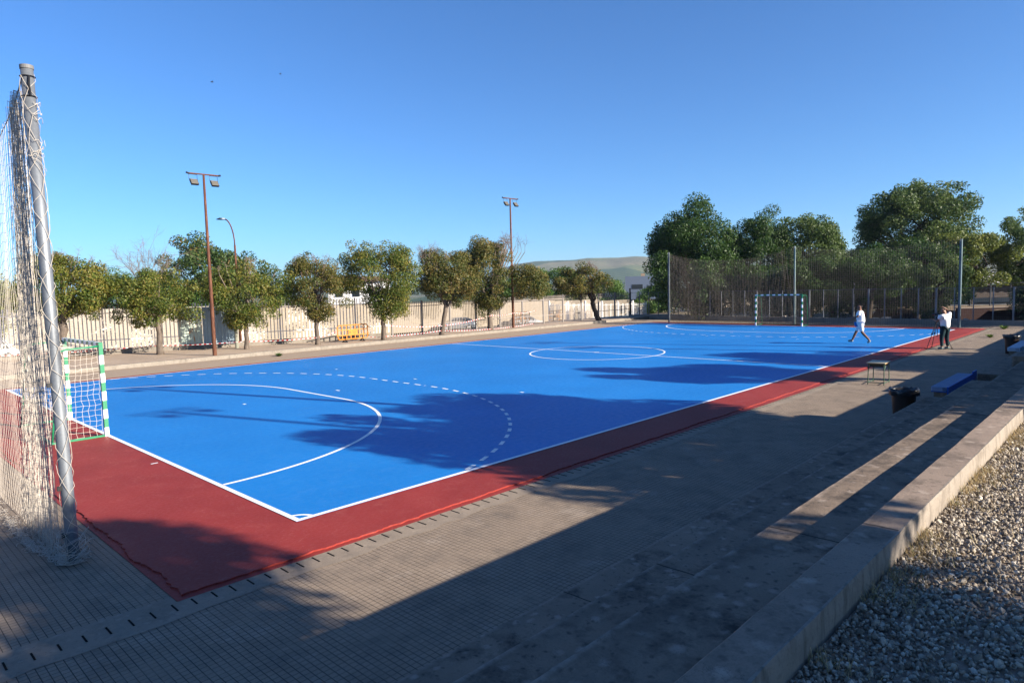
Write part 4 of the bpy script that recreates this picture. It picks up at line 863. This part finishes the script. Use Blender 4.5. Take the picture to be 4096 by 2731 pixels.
# ------------------------------------------------------------------ lamps
def floodlight(x, y, z, h, label, tone=1.):
    t = empty('floodlight_mast', (x, y, z), label, 'floodlight', 'twin floodlight masts')
    MB().tube([(0, 0, -.1), (0, 0, .02), (0, 0, h*.5), (0, 0, h)], [.10, .098, .075, .05] if y > 10 else [.13, .13, .11, .09], 14).build('pole', M_rust, t, smooth=True)
    m = MB(); m.tube([(-.68, 0, h), (.68, 0, h)], .034, 8); m.build('crossbar', M_rust, t)
    for s in (-1, 1):
        MB().tube([(s*.67, 0, h-.01), (s*.79, -.02, h+.02)], .045, 8).build('end_fitting', M_black, t)
        cx = s*.47-.02
        l = MB(); 
        tilt = Matrix.Rotation(R(-38) if y > 10 else R(38), 3, 'X'); l.cbox((cx, -.12 if y > 10 else .12, h-.40), (.34, .07, .32), rot=[list(r) for r in tilt])
        for k in range(9):
            v = tilt @ Vector((0, (.06 if y > 10 else -.06), (-.13+k*.033))); l.cbox((cx, (-.12 if y > 10 else .12)+v[1], h-.40+v[2]), (.32, .05, .009), rot=[list(r) for r in tilt])
        lo = l.build('lamp_housing', M_black, t)
        e = MB()
        for k in range(4):
            v = tilt @ Vector((0, (-.038 if y > 10 else .038), (-.117+k*.078))); e.cbox((cx, (-.12 if y > 10 else .12)+v[1], h-.40+v[2]), (.31, .010, .060), rot=[list(r) for r in tilt])
        q = e.build('led_strips', plain('led_lens', (.13, .118, .10, 1), .35, .3, var=.05), lo)
        b = MB(); b.poly([(cx-.185, -.10 if y > 10 else .1, h-.40), (cx-.185, 0, h-.22), (cx-.185, 0, h-.045), (cx+.185, 0, h-.045), (cx+.185, 0, h-.22), (cx+.185, -.10 if y > 10 else .1, h-.40)], .009, 5); b.build('bracket', M_black, t)
    return t
floodlight(8.85, 24.38, .14, 8.55, 'nearer rusty floodlight mast with two square lamps, on the left sidewalk')
floodlight(29.95, 24.75, .14, 9.05, 'farther rusty floodlight mast with two square lamps, by the largest street tree')
floodlight(11.1, -7.75, 1.45, 8.7, 'yard floodlight mast just outside the right edge, near the first stand')
floodlight(30.6, -7.75, 1.45, 8.5, 'yard floodlight mast just outside the right edge, near the far stand')
floodlight(11.3, -17.0, 1.45, 10.1, 'tall yard floodlight mast well behind the near stand')
floodlight(31.4, -17.0, 1.45, 10.9, 'tall yard floodlight mast well behind the far stand')
def street_lamp(x, y, z, h, label, fat=False):
    t = empty('street_lamp', (x, y, z), label, 'street lamp', 'curved street lamps')
    dx, dy = -.45, .89
    c = [(0, 0, -.3), (0, 0, h*.5), (0, 0, h-1.5)]; MB().tube(c, [.075, .06, .05], 10).build('pole', M_rust if not fat else M_rust, t, smooth=True)
    a = np.linspace(0, PI/2*.92, 9); p = np.stack([dx*.62*(1-np.cos(a)), dy*.62*(1-np.cos(a)), h-1.5+1.45*np.sin(a)], 1); MB().tube(p, .035, 8).build('arm', M_rust, t, smooth=True)
    e = p[-1]; m = MB(); m.tube([e, e+np.array([dx*.16, dy*.16, .02])], [.04, .055], 8); b = e+np.array([dx*.16, dy*.16, .02]); m.build('lamp_joint', plain('lamp_white', (.6, .6, .6, 1), .5), t)
    m = MB(); m.tube([b, b+np.array([dx*.18, dy*.18, .02]), b+np.array([dx*.42, dy*.42, .0])], [.06, .07, .02], 10); m.build('lamp_head', M_galvd, t, smooth=True)
street_lamp(12.0, 28.6, .14, 7.1, 'curved-arm street lamp rising behind the near rusty mast')
street_lamp(35.8, 30.4, gz(35.8, 30.4), 7.0, 'curved-arm street lamp behind the second rusty mast')
def sidewalk_post(x, y, z, h, r, label, mat): 
    t = empty('metal_post', (x, y, z), label, 'post'); MB().tube([(0, 0, -.2), (0, 0, h)], r, 10).build('pole', mat, t); MB().tube([(0, 0, h), (0, 0, h+.03)], r*1.15, 10).build('pole_cap', M_galvd, t)
sidewalk_post(11.35, 27.6, .14, 2.9, .09, 'stubby greenish-grey post left of the low drooping street tree', plain('green_grey_post', (.20, .20, .16, 1), .8))
sidewalk_post(46.4, 26.0, 0, 2.6, .07, 'dark corner post where the two fences meet below the pale building', M_black)
sidewalk_post(52.3, 9.1, -.4, 4.6, .05, 'thin pale pole behind the far fence, left of the walking man', M_galv)

# ------------------------------------------------------------------ barriers and tape
def barrier(x, y, z, rz, label, mat):
    t = empty('plastic_barrier', (x, y, z), label, 'barrier', 'orange plastic barriers', rz)
    W, z0, z1 = 1.0, .17, .97; m = MB()
    pts = [(-W+.08, 0, z0), (W-.08, 0, z0), (W, 0, z0+.08), (W, 0, z1-.08), (W-.08, 0, z1), (-W+.08, 0, z1), (-W, 0, z1-.08), (-W, 0, z0+.08), (-W+.08, 0, z0)]
    m.tube(pts, .030, 8)
    for zz in (.40, .70): m.cbox((0, 0, zz), (2*W-.02, .035, .045))
    for i in range(1, 7): m.cbox((-W+i*2*W/7, 0, (z0+z1)/2), (.048, .03, z1-z0-.03))
    for s in (-1, 1): m.cbox((s*(W+.045), 0, .42), (.05, .03, .12)); m.cbox((s*(W+.045), 0, .82), (.05, .03, .10))
    m.build('frame', mat, t)
    p = MB(); p.cbox((0, 0, .55), (.62, .045, .24)); pl = p.build('sign_plate', mat, t)
    g = MB(); g.tube([(-.2, -.026, .55), (-.2, -.0225, .55)], .05, 12)
    for k in range(3): g.cbox((.08, -.025, .60-k*.05), (.30-.05*k, .003, .018))
    g.build('print', plain('print_red', (.45, .10, .03, 1), .6), pl)
    for s in (-.55, .62):
        f = MB(); f.poly([(s, -.24, .01), (s, 0, .19), (s, .24, .01)], .022, 6); f.poly([(s-.05, -.2, .01), (s, 0, .17), (s+.05, .2, .01)], .015, 5); f.cbox((s, 0, .02), (.10, .46, .03)); f.build('foot', M_black, t)
M_or = plain('orange_plastic', (.50, .175, .012, 1), .5, .4, var=.08); M_or2 = plain('faded_orange_plastic', (.26, .11, .015, 1), .55, .4)
barrier(17.05, 25.15, .145, .02, 'bright orange plastic barrier standing between two street trees', M_or)
barrier(35.7, 29.3, gz(35.7, 29.3)+.1, .1, 'dull orange barrier in front of the second parked car, left one', M_or2)
barrier(38.5, 28.0, gz(38.5, 28.0)+.1, .12, 'dull orange barrier right of the second parked car', M_or2)
def tape(label, pts, sag=.06, w_=.027):
    pts = [np.array(p, float) for p in pts]; m = MB(); V = []; 
    for a, b in zip(pts[:-1], pts[1:]):
        L = np.linalg.norm(b-a); n = max(2, int(L/.12)); 
        for i in range(n):
            t = i/n; p = a*(1-t)+b*t; p[2] -= sag*math.sin(t*PI); V.append(p)
    V.append(pts[-1]); V = np.array(V); n = len(V)-1
    dirn = np.gradient(V, axis=0); dirn /= np.linalg.norm(dirn, axis=1)[:, None]; tw = np.sin(np.arange(n+1)*.35)*.5; off = np.stack([-dirn[:, 1]*np.sin(tw), dirn[:, 0]*np.sin(tw), np.cos(tw)], 1)*w_/2
    sk = dirn*w_*.5; i = np.arange(n); VV = np.concatenate([V-off-sk, V+off+sk]); F = np.stack([i, i+1, i+n+2, i+n+1], 1)
    m.add(VV, F); o = m.build('barrier_tape', [M_white, plain('tape_red', (.55, .03, .03, 1), .5)])
    for k, p in enumerate(o.data.polygons): p.material_index = k % 2
    tag(o, label, 'tape', 'striped warning tapes')
tape('red and white tape strung low along the foot of the white fence', [(-8, 36.2, .4), (3, 31.6, .38), (7.55, 29.4, .50), (11.2, 26.5, .55), (14.8, 25.1, .55), (15.9, 25.1, .8)], .05)
tape('red and white tape from the orange barrier past three trees, lower run', [(18.1, 25.2, .35), (18.68, 24.27, .36), (22.9, 24.2, .42), (27.5, 24.45, .22), (33, 25.6, .25)], .04)
tape('red and white tape tied across the tree trunks before the silver car, upper run', [(18.70, 24.26, 1.0), (22.95, 24.18, .72), (27.55, 24.45, 1.15), (29.95, 24.68, 1.2), (33.5, 25.8, 1.2)], .08)

# ------------------------------------------------------------------ vehicles
def car(x, y, rz, label, paint, L=4.2, H=1.46, van=False, group='parked cars'):
    t = empty('parked_car', (x, y, gz(x, y)+.06), label, 'car', group, rz); W = .87
    # side outline: x, belt z ; nose at +x
    xs = np.array([-L/2, -L/2+.06, -L/2+.35, -L*.22, 0, L*.2, L*.28, L*.38, L/2-.12, L/2]); bz = np.array([.62, .86, .95, .96, .94, .92, .90, .82, .66, .50])
    lz = np.array([.36, .26, .22, .20, .2, .2, .2, .22, .26, .34]); wd = np.array([.70, .80, .86, .87, .87, .87, .87, .84, .76, .62])
    V = []
    for a, b, c, d in zip(xs, bz, lz, wd): V += [(a, -d*.94, c), (a, -d, (b+c)/2+.03), (a, -d*.95, b), (a, -d*.55, b+.025), (a, d*.55, b+.025), (a, d*.95, b), (a, d, (b+c)/2+.03), (a, d*.94, c)]
    n = len(xs); m = MB(); F = []
    for i in range(n-1):
        for j in range(8): F.append([i*8+j, i*8+(j+1) % 8, (i+1)*8+(j+1) % 8, (i+1)*8+j])
    m.add(V, F); m.add(V[:8], [[7, 6, 5, 4, 3, 2, 1, 0]]); m.add(V[-8:], [list(range(8))]); m.build('body', paint, t, smooth=False)
    rx = [-L*.46, -L*.40, -L*.28, 0, L*.08, L*.30] if not van else [-L*.48, -L*.46, -L*.3, 0, L*.2, L*.36]; rz_ = [.95, 1.22, H-.04, H, H-.03, .90] if not van else [.95, H-.1, H, H, H-.04, .92]
    g = MB(); V = []
    for a, b in zip(rx, rz_):
        wt = .80-.20*(b-.9)/.56 if not van else .80-.06*(b-.9); V += [(a, -.80, .92), (a, -wt, b-.02), (a, -wt+.08, b), (a, wt-.08, b), (a, wt, b-.02), (a, .80, .92)]
    F = []
    for i in range(len(rx)-1):
        for j in range(5): F.append([i*6+j, i*6+j+1, (i+1)*6+j+1, (i+1)*6+j])
    g.add(V, F); g.build('windows', M_glass, t)
    rf = MB(); V2 = np.array(V).reshape(-1, 6, 3)
    rf.add(np.concatenate([(V2[1:5, 1]+[0, -.012, .006]), (V2[1:5, 2]+[0, 0, .014]), (V2[1:5, 3]+[0, 0, .014]), (V2[1:5, 4]+[0, .012, .006])]), [[r*4+i, (r+1)*4+i, (r+1)*4+i+1, r*4+i+1] for r in range(3) for i in range(3)])
    for s in (-1, 1):
        jj = 1 if s < 0 else 4; k0 = 0 if s < 0 else 5
        for i in range(6): 
            if i in (0, 1, 3, 5) or van: rf.segs([V2[i, k0]+[0, s*.012, 0]], [V2[i, jj]+[0, s*.012, 0]], .032, 5)
        for i in range(5): rf.segs([V2[i, jj]+[0, s*.01, 0]], [V2[i+1, jj]+[0, s*.01, 0]], .028, 5)
    rf.build('roof', paint, t)
    for a in (-L*.31, L*.31):
        for s in (-1, 1):
            wm = MB(); wm.tube([(a, s*.70, .30), (a, s*.885, .30)], .31, 20); wh = wm.build('wheel', M_tyre, t); MB().tube([(a, s*.86, .30), (a, s*.895, .30)], .20, 12).build('rim', M_rim, wh)
    for s in (-1, 1):
        MB().cbox((L/2-.10, s*.58, .66), (.16, .30, .12)).build('headlight', plain('headlight_lens', (.7, .72, .74, 1), .2, .6), t)
        MB().cbox((-L/2+.06, s*.66, .80), (.10, .20, .20)).build('tail_light', plain('tail_light_lens', (.35, .02, .02, 1), .3, .5), t)
        MB().cbox((L*.20, s*.93, .98), (.10, .14, .10)).build('mirror', paint, t)
P_sil = plain('silver_car_paint', (.17, .19, .22, 1), .3, .6, .3, var=.03); P_wh = plain('pale_car_paint', (.24, .26, .29, 1), .3, .6, var=.03); P_van = plain('white_van_paint', (.78, .78, .78, 1), .35, .5, var=.03)
car(48.4, 51.9, PI-.22-.35, 'silver sedan parked by the brick wall, between two street trees', P_sil, 4.4, 1.46)
car(57.8, 49.4, -.45, 'pale hatchback parked behind the orange barriers', P_wh, 4.0, 1.50)
car(5.3, 62.0, -.23, 'white van parked behind the left net, at the photo edge', P_van, 4.6, 2.0, True)
car(68.5, 40.0, -.3, 'dark car half hidden behind the bars under the dark tree', plain('dark_car_paint', (.03, .035, .05, 1), .3, .6), 4.2, 1.45)

# ------------------------------------------------------------------ furniture beside the court
def desk():
    t = empty('school_desk', (17.0, -2.40, PZ), 'small wooden school desk with green tube legs, standing on the paving', 'desk', rz=.06)
    H = .64; m = MB(); m.prism([(-.35, -.24), (.35, -.24), (.36, -.23), (.36, .23), (.35, .24), (-.35, .24), (-.36, .23), (-.36, -.23)], H-.022, H)
    k = NM('desk_wood'); c = k.mix(k.noise(3, 6, .6, k.scale(k.P, (2, 12, 1))), (.30, .26, .16, 1), (.42, .38, .26, 1)); m.build('table_top', k.fin(c, .45, .4), t)
    m = MB(); m.prism([(-.363, -.243), (.363, -.243), (.363, .243), (-.363, .243)], H-.03, H-.0225); m.build('edge_trim', plain('desk_edge', (.38, .17, .06, 1), .5), t)
    g = plain('desk_green_tube', (.035, .085, .05, 1), .45, .4); i = 0
    for sx in (-1, 1):
        for sy in (-1, 1): MB().tube([(sx*.31, sy*.20, H-.03), (sx*.325, sy*.21, .0)], .0125, 8).build('leg', g, t)
    f = MB()
    for sx in (-1, 1): f.tube([(sx*.323, -.208, .06), (sx*.323, .208, .06)], .010, 6); f.tube([(sx*.312, -.2, H-.05), (sx*.312, .2, H-.05)], .011, 6)
    f.tube([(-.323, .208, .06), (.323, .208, .06)], .010, 6); f.tube([(-.323, -.208, .06), (.323, -.208, .06)], .010, 6)
    a = np.linspace(0, PI/2, 8)
    for sy in (-1, 1):
        for sx in (-1, 1): f.tube(np.stack([sx*(.316-.19*np.sin(a)), np.full(8, sy*.202), H-.19+.13*(1-np.cos(a))], 1), .010, 6)
    f.build('frame', g, t)
    sh = MB(); sh.box(-.27, .27, -.17, .17, H-.13, H-.118); sh.box(-.27, -.262, -.17, .17, H-.118, H-.03); sh.box(.262, .27, -.17, .17, H-.118, H-.03); sh.box(-.262, .262, .162, .17, H-.118, H-.03); sh.build('book_tray', M_black, t)
desk()
def bin_(x, y, label, brown=True):
    t = empty('rubbish_bin', (x, y, PZ), label, 'bin', 'black rubbish bins')
    m = MB(); m.lathe([(.0, .01), (.185, .01), (.19, .03), (.235, .66), (.24, .68), (.225, .68), (.18, .05), (0, .05)], n=28); m.build('bin_body', plain('bin_brown_black', (.022, .013, .010, 1), .45, .4), t, smooth=True)
    rng = np.random.default_rng(int(x)); n = 44; a = np.arange(n)*2*PI/n; rows = []
    for j, (r, z) in enumerate([(.20, .52), (.232, .70), (.262, .735), (.285, .71), (.288, .67), (.268, .60)]):
        rr = r+rng.normal(0, .008 if j > 1 else .003, n)+.010*np.sin(a*7+j)*(j > 1); zz = z+rng.normal(0, .012, n)*(j > 0)+(.02*np.sin(a*5)+.015*np.sin(a*11+1))*(j > 3); rows.append(np.stack([rr*np.cos(a), rr*np.sin(a), zz], 1))
    V = np.concatenate(rows); i = np.arange(n); j = (i+1) % n; F = np.concatenate([np.stack([i+k*n, j+k*n, j+(k+1)*n, i+(k+1)*n], 1) for k in range(len(rows)-1)])
    MB().add(V, F).build('bin_bag', plain('black_bag', (.013, .014, .018, 1), .32, .5), t, smooth=True)
bin_(11.55, -4.38, 'black bin with folded bin bag below the near stand, next to the blue bench')
bin_(27.55, -4.15, 'black bin at the right edge beside the second, whitish bench')
def bench(x0, L, label, mat, mat2, rail):
    t = empty('bench', (x0, -4.6, PZ), label, 'bench', 'painted slab benches'); n = 6; s = L*.86/n
    m = MB()
    for k in range(n):
        m.prism([(k*s+.02, -.155), ((k+1)*s-.02, -.155), ((k+1)*s-.02, .155), (k*s+.02, .155)] if k else [(.07, -.155), (s-.012, -.155), (s-.012, .155), (.03, .155), (.0, .125), (.0, -.085)], .425, .52)
    m.build('seat', mat, t)
    m = MB(); m.box(.02, L*.86, -.15, .15, .40, .424); m.build('seat_board', mat2, t)
    m = MB(); m.box(.05, L, -.190, -.158, .30, .525); m.box(L*.86, L, -.190, -.158, .5255, .57); m.build('side_board', mat2 if rail else mat, t)
    for q in (.25, L*.5, L*.8): MB().box(q-.05, q+.05, -.13, .13, 0, .40).build('leg', M_conc, t)
P_b = plain('bench_blue_paint', (.20, .25, .36, 1), .85, .1, var=.25); P_b2 = plain('bench_deep_blue', (.012, .085, .36, 1), .5, .3, var=.1)
bench(13.55, 3.35, 'bright blue six-block bench in the gap between near and middle stands', P_b, P_b2, True)
P_w = plain('bench_whitish_paint', (.36, .42, .50, 1), .7, .2, var=.2)
bench(24.3, 4.0, 'whitish bench cut by the right edge, in front of the second bin', P_w, P_w, False)
# weeds
def weed(x, y, z, r, label, seed):
    rng = np.random.default_rng(seed); n = 160; a = rng.uniform(0, 2*PI, n); l = rng.uniform(.3, 1, n)*r; hh = rng.uniform(.2, .9, n)*r*.8
    B = np.zeros((n, 3)); T = np.stack([np.cos(a)*l, np.sin(a)*l, hh], 1); wv = np.stack([-np.sin(a), np.cos(a), np.zeros(n)], 1)*.012
    m = MB(); m.add(np.stack([B-wv, B+wv, T+wv, T-wv], 1), np.arange(4*n).reshape(-1, 4), rnd=rng.random(n)); tag(m.build('weed', L_mid, attr=True, loc=(x, y, z)), label, 'weed', 'weeds growing from joints in the paving')
weed(11.2, 22.6, PZ, .22, 'green weed on the paving near the orange barrier', 1)
weed(35.3, -2.3, PZ, .22, 'weed on the sunlit paving right of the cameraman', 2)
weed(41.6, -2.0, PZ, .3, 'weed at the far corner of the red apron', 3)

# ------------------------------------------------------------------ people
def skin(name, V, E, Rr, mat, parent, sub=2):
    me = bpy.data.meshes.new(name+'_rig'); me.from_pydata(V, E, []); o = bpy.data.objects.new(name+'_rig', me); col.objects.link(o)
    o.modifiers.new('s', 'SKIN'); sv = me.skin_vertices[0].data
    for i, r in enumerate(Rr): sv[i].radius = (r, r) if not isinstance(r, tuple) else r
    sv[0].use_root = True; sm = o.modifiers.new('b', 'SUBSURF'); sm.levels = sub; sm.render_levels = sub
    dg = bpy.context.evaluated_depsgraph_get(); m2 = bpy.data.meshes.new_from_object(o.evaluated_get(dg)); bpy.data.objects.remove(o); m2.name = name
    m2.materials.clear(); m2.materials.append(mat)
    for p in m2.polygons: p.use_smooth = True
    q = bpy.data.objects.new(name, m2); col.objects.link(q); q.parent = parent; return q
class Rig:
    def __init__(s): s.V = []; s.E = []; s.R = []
    def v(s, p, r, par=None):
        s.V.append(tuple(p)); s.R.append(r); i = len(s.V)-1
        if par is not None: s.E.append((par, i))
        return i
    def chain(s, pts, rs, par=None):
        for p, r in zip(pts, rs): par = s.v(p, r, par)
        return par
def hand(rig, par, w_, d, side, curl=.5):
    """palm, four fingers of unequal length and a thumb; w_ wrist, d forearm direction"""
    d = Vector(d).normalized(); w_ = Vector(w_); b = d.cross(Vector((0, 0, 1)));
    if b.length < .2: b = Vector((1, 0, 0))
    b.normalize(); nrm = b.cross(d).normalized(); pal = rig.v(w_+d*.055, .030, par)
    for k, (o_, l) in enumerate(((-.030, .068), (-.010, .078), (.010, .072), (.030, .058))):
        a = w_+d*.095+b*o_; q = rig.v(a, .0105, pal); q = rig.v(a+d*l*.5-nrm*l*curl*.3, .0095, q); rig.v(a+d*l*.8-nrm*l*curl*.9, .008, q)
    a = w_+d*.04+b*(-.042*side); q = rig.v(a, .012, pal); rig.v(a+d*.04+b*(-.02*side)-nrm*.01, .010, q)
def person(x, y, z, rz, pose, label):
    P_ = pose
    t = empty('person', (x, y, z), label, 'person', None, rz); t.scale = (P_['sc'],)*3; P = pose; g = Rig()
    pel = g.v((0, 0, .93), .125); wst = g.v((0, 0, 1.05), .112, pel); ch = g.v((P['cx'], 0, 1.24), .145, wst); cl = g.v((P['cx'], 0, 1.38), .105, ch)
    nk = g.v((P['cx']+.01, 0, 1.47), .055, cl); hd = g.v((P['cx']+.03+P.get('hx', 0), P.get('hy', 0), 1.57), .078, nk); tp = g.v((P['cx']+.02+P.get('hx', 0), P.get('hy', 0), 1.665), .075, hd)
    hc = Vector((P['cx']+.03+P.get('hx', 0), P.get('hy', 0), 1.58)); hdv = Vector((math.cos(P.get('hr', 0)), math.sin(P.get('hr', 0)), 0)); hs = Vector((-hdv.y, hdv.x, 0))
    g.v(hc+hdv*.095+Vector((0, 0, -.01)), .013, hd); g.v(hc+hs*.085, .014, hd); g.v(hc-hs*.085, .014, hd)
    for s, k in ((1, 'l'), (-1, 'r')):
        hp = g.v((0, s*.10, .87), .092, pel); L = P['leg'+k]; kn = g.v(L[0], .060, hp); cf = g.v(Vector(L[0]).lerp(Vector(L[1]), .32), .062, kn); an = g.v(L[1], .042, cf); g.v(L[2], .034, an)
        A = P['arm'+k]; sh = g.v((P['cx'], s*.185, 1.385), .055, cl); el = g.v(A[0], .038, sh); wr = g.v(A[1], .028, el); hand(g, wr, A[1], Vector(A[1])-Vector(A[0]), s)
    body = skin('body', g.V, g.E, g.R, P['skin'], t, 2)
    # shirt, trousers or shorts, shoes, hair
    h = Rig(); a = h.v((0, 0, .84), .185); b = h.v((0, 0, 1.04), .178, a); c = h.v((P['cx'], 0, 1.24), .196, b); d = h.v((P['cx'], 0, 1.385), .130, c); h.v((P['cx'], 0, 1.435), .068, d)
    for s, k in ((1, 'l'), (-1, 'r')):
        A = P['arm'+k]; S = Vector((P['cx'], s*.19, 1.385)); e = S+(Vector(A[0])-S)*.72; q = h.v(S, .088, d); h.v(e, .080, q)
    shirt = skin('t_shirt', h.V, h.E, h.R, P['shirt'], t, 2)
    l = Rig(); a = l.v((0, 0, .99), .150)
    for s, k in ((1, 'l'), (-1, 'r')):
        L = P['leg'+k]; H_ = Vector((0, s*.10, .87)); K = Vector(L[0]); An = Vector(L[1]); q = l.v(H_, .124, a)
        if P['shorts']: l.v(H_.lerp(K, .55), .092, q) if False else l.chain([H_.lerp(K, .5), H_.lerp(K, .97)], [.112, .104], q)
        else: l.chain([K, K.lerp(An, .55), An+Vector((0, 0, .03))], [.084, .068, .062], q)
    skin('shorts' if P['shorts'] else 'trousers', l.V, l.E, l.R, P['trou'], t, 2)
    for k in ('l', 'r'):
        L = P['leg'+k]; An = Vector(L[1]); To = Vector(L[2]); dd = (To-An); dd.z *= .5; s_ = Rig(); a = s_.v(An+Vector((0, 0, .02)), .060); b_ = s_.v(An+Vector((-dd.x*.12, 0, -.045)), .058, a); s_.chain([An.lerp(To, .6)+Vector((0, 0, -.01)), To], [.055, .048], b_)
        skin('shoe', s_.V, s_.E, s_.R, P['shoe'], t, 1)
    hr = Rig(); a = hr.v(hc-hdv*.010+Vector((0, 0, .070)), .104); hr.v(hc-hdv*.035+Vector((0, 0, -.005)), .090, a); skin('hair', hr.V, hr.E, hr.R, P['hair'], t, 1)
    return t, body, shirt
SK1 = plain('tanned_skin', (.17, .085, .055, 1), .55, .3, var=.05); SK2 = plain('brown_skin', (.22, .11, .07, 1), .55, .3, var=.05)
M_shirt = plain('white_cotton', (.78, .78, .80, 1), .9, .1, var=.03); M_hair = plain('black_hair', (.010, .008, .007, 1), .6, .2); M_jean = plain('dark_teal_jeans', (.012, .030, .038, 1), .85, .1, var=.25, scale=20); M_shoe = plain('grey_trainers', (.22, .24, .25, 1), .7)
def dirang(l, a): v = Vector((-.715, .70))*l+Vector((.70, .715))*a; return math.atan2(v.y, v.x)
walk = dict(sc=1.06, cx=.04, skin=SK1, shirt=M_shirt, trou=plain('white_shorts', (.72, .72, .73, 1), .9, .1, var=.05), shoe=M_shoe, hair=M_hair, shorts=True,
    legl=[(-.06, .10, .50), (-.36, .10, .155), (-.27, .10, .045)], legr=[(.19, -.10, .51), (.35, -.10, .13), (.52, -.10, .10)],
    arml=[(.10, .26, 1.17), (.36, .22, 1.16)], armr=[(.10, -.24, 1.14), (.30, -.20, 1.08)], hr=.15)
tw, _, shirt = person(29.15, 1.70, 0.008, dirang(.80, .60), walk, 'man in white t-shirt and white shorts striding left across the blue court')
txt = bpy.data.curves.new('txt', 'FONT'); txt.body = 'D'; txt.size = .13; txt.extrude = .001
to = bpy.data.objects.new('txt', txt); col.objects.link(to); bpy.context.view_layer.update(); me = bpy.data.meshes.new_from_object(to.evaluated_get(bpy.context.evaluated_depsgraph_get())); bpy.data.objects.remove(to)
me.materials.clear(); me.materials.append(plain('red_print', (.55, .02, .02, 1), .8)); po = bpy.data.objects.new('print', me); col.objects.link(po); po.parent = shirt; po.location = (-.165, .085, 1.27); po.rotation_euler = (R(90), 0, R(-90+12))
bk = empty('bucket', (29.15+math.cos(dirang(.8, .6))*.34+.10, 1.70+math.sin(dirang(.8, .6))*.34-.14, .80), 'small blue bucket carried by the walking man', 'bucket')
bm_ = MB(); bm_.lathe([(0, 0), (.085, 0), (.115, .20), (.118, .20), (.118, .21), (.105, .21), (.08, .015), (0, .015)], n=20); bm_.build('pail', plain('blue_bucket', (.02, .13, .38, 1), .4, .4), bk, smooth=True)
MB().lathe([(.119, .19), (.124, .20), (.119, .212)], n=20).build('rim', M_black, bk); a = np.linspace(0, PI, 12); MB().poly(np.stack([.115*np.cos(a), np.zeros(12), .20+.10*np.sin(a)], 1), .004, 5).build('handle', M_galv, bk)
stand = dict(sc=1.02, cx=.02, hx=.03, hy=.05, skin=SK2, shirt=M_shirt, trou=M_jean, shoe=plain('teal_trainers', (.10, .17, .18, 1), .7), hair=M_hair, shorts=False,
    legl=[(.02, .15, .50), (-.02, .18, .10), (.14, .21, .05)], legr=[(.03, -.12, .50), (-.01, -.15, .10), (.15, -.17, .05)],
    arml=[(.12, .28, 1.16), (.36, .20, 1.22)], armr=[(.10, -.36, 1.53), (.16, -.12, 1.68)], hr=.35)
person(28.22, -1.82, PZ, dirang(.25, .97), stand, 'cameraman in white t-shirt and dark jeans, one hand shading his head')
def tripod():
    x, y = 28.42, -1.50; t = empty('camera_tripod', (x, y, PZ), 'black video tripod standing right in front of the cameraman', 'tripod')
    ap = np.array([0, 0, 1.28])
    for k, f in enumerate(((-.36, .30, 0), (.14, -.52, 0), (.42, .28, 0))):
        f = np.array(f, float); m = MB(); mid = ap+(f-ap)*.5; sd = np.array([-f[1], f[0], 0])/np.linalg.norm(f)*.022
        m.segs([ap+sd, ap-sd], [mid+sd, mid-sd], .010, 5); m.segs([mid], [f+np.array([0, 0, .02])], .013, 6); m.cbox(mid, (.06, .06, .05)); m.cbox(f+np.array([0, 0, .02]), (.07, .07, .04)); m.build('leg', M_black, t)
    m = MB(); 
    for p in ((-.36, .30, 0), (.14, -.52, 0), (.42, .28, 0)): m.segs([[0, 0, .55]], [ap+(np.array(p)-ap)*.55], .007, 5)
    m.tube([(0, 0, .5), (0, 0, 1.2)], .014, 8); m.build('spreader', M_galv, t)
    m = MB(); m.cbox((0, 0, 1.31), (.10, .10, .10)); m.tube([(0, 0, 1.34), (-.3, -.25, 1.22)], .009, 6); m.build('tripod_head', M_black, t)
    c = empty('video_camera', (x, y, 1.36), 'small black video camera on the tripod, hidden behind the cameraman', 'camera', rz=dirang(.6, .8))
    MB().cbox((0, 0, .06), (.20, .09, .10)).build('camera_body', M_black, c); MB().tube([(.10, 0, .06), (.19, 0, .06)], [.035, .042], 12).build('lens', M_glass, c)
tripod()
# two small birds high in the sky
for (x, y, z, s, lb) in ((15.33, 38.16, 17.26, .26, 'tiny dark bird high in the sky left of centre'), (21.09, 39.66, 19.29, .16, 'tinier dark bird right of the other one')):
    t = empty('bird', (x, y, z), lb, 'bird', 'birds in the sky'); m = MB(); m.tube([(-.12*s/.3, 0, 0), (0, 0, 0), (.13*s/.3, 0, .01)], [.005, .03, .008], 8); m.build('body', M_black, t)
    for q in (-1, 1): MB().add([(-.03, 0, .01), (.05, 0, .01), (.02, q*s*.5, .10), (-.03, q*s*.9, .03)], [[0, 1, 2, 3]]).build('wing', M_black, t)

# ------------------------------------------------------------------ haze over the whole place
hz = MB(); hz.box(-6300, 6300, -6300, 6300, -30, 150); k = NM('haze_air'); pv = k.t.nodes.new('ShaderNodeVolumePrincipled'); pv.inputs['Color'].default_value = (.62, .78, 1, 1); pv.inputs['Density'].default_value = .00012; pv.inputs['Anisotropy'].default_value = .2
out = [q for q in k.t.nodes if q.type == 'OUTPUT_MATERIAL'][0]
for l_ in list(out.inputs['Surface'].links): k.t.links.remove(l_)
k.t.links.new(pv.outputs[0], out.inputs['Volume']); tag(hz.build('haze', k.m), kind='stuff')
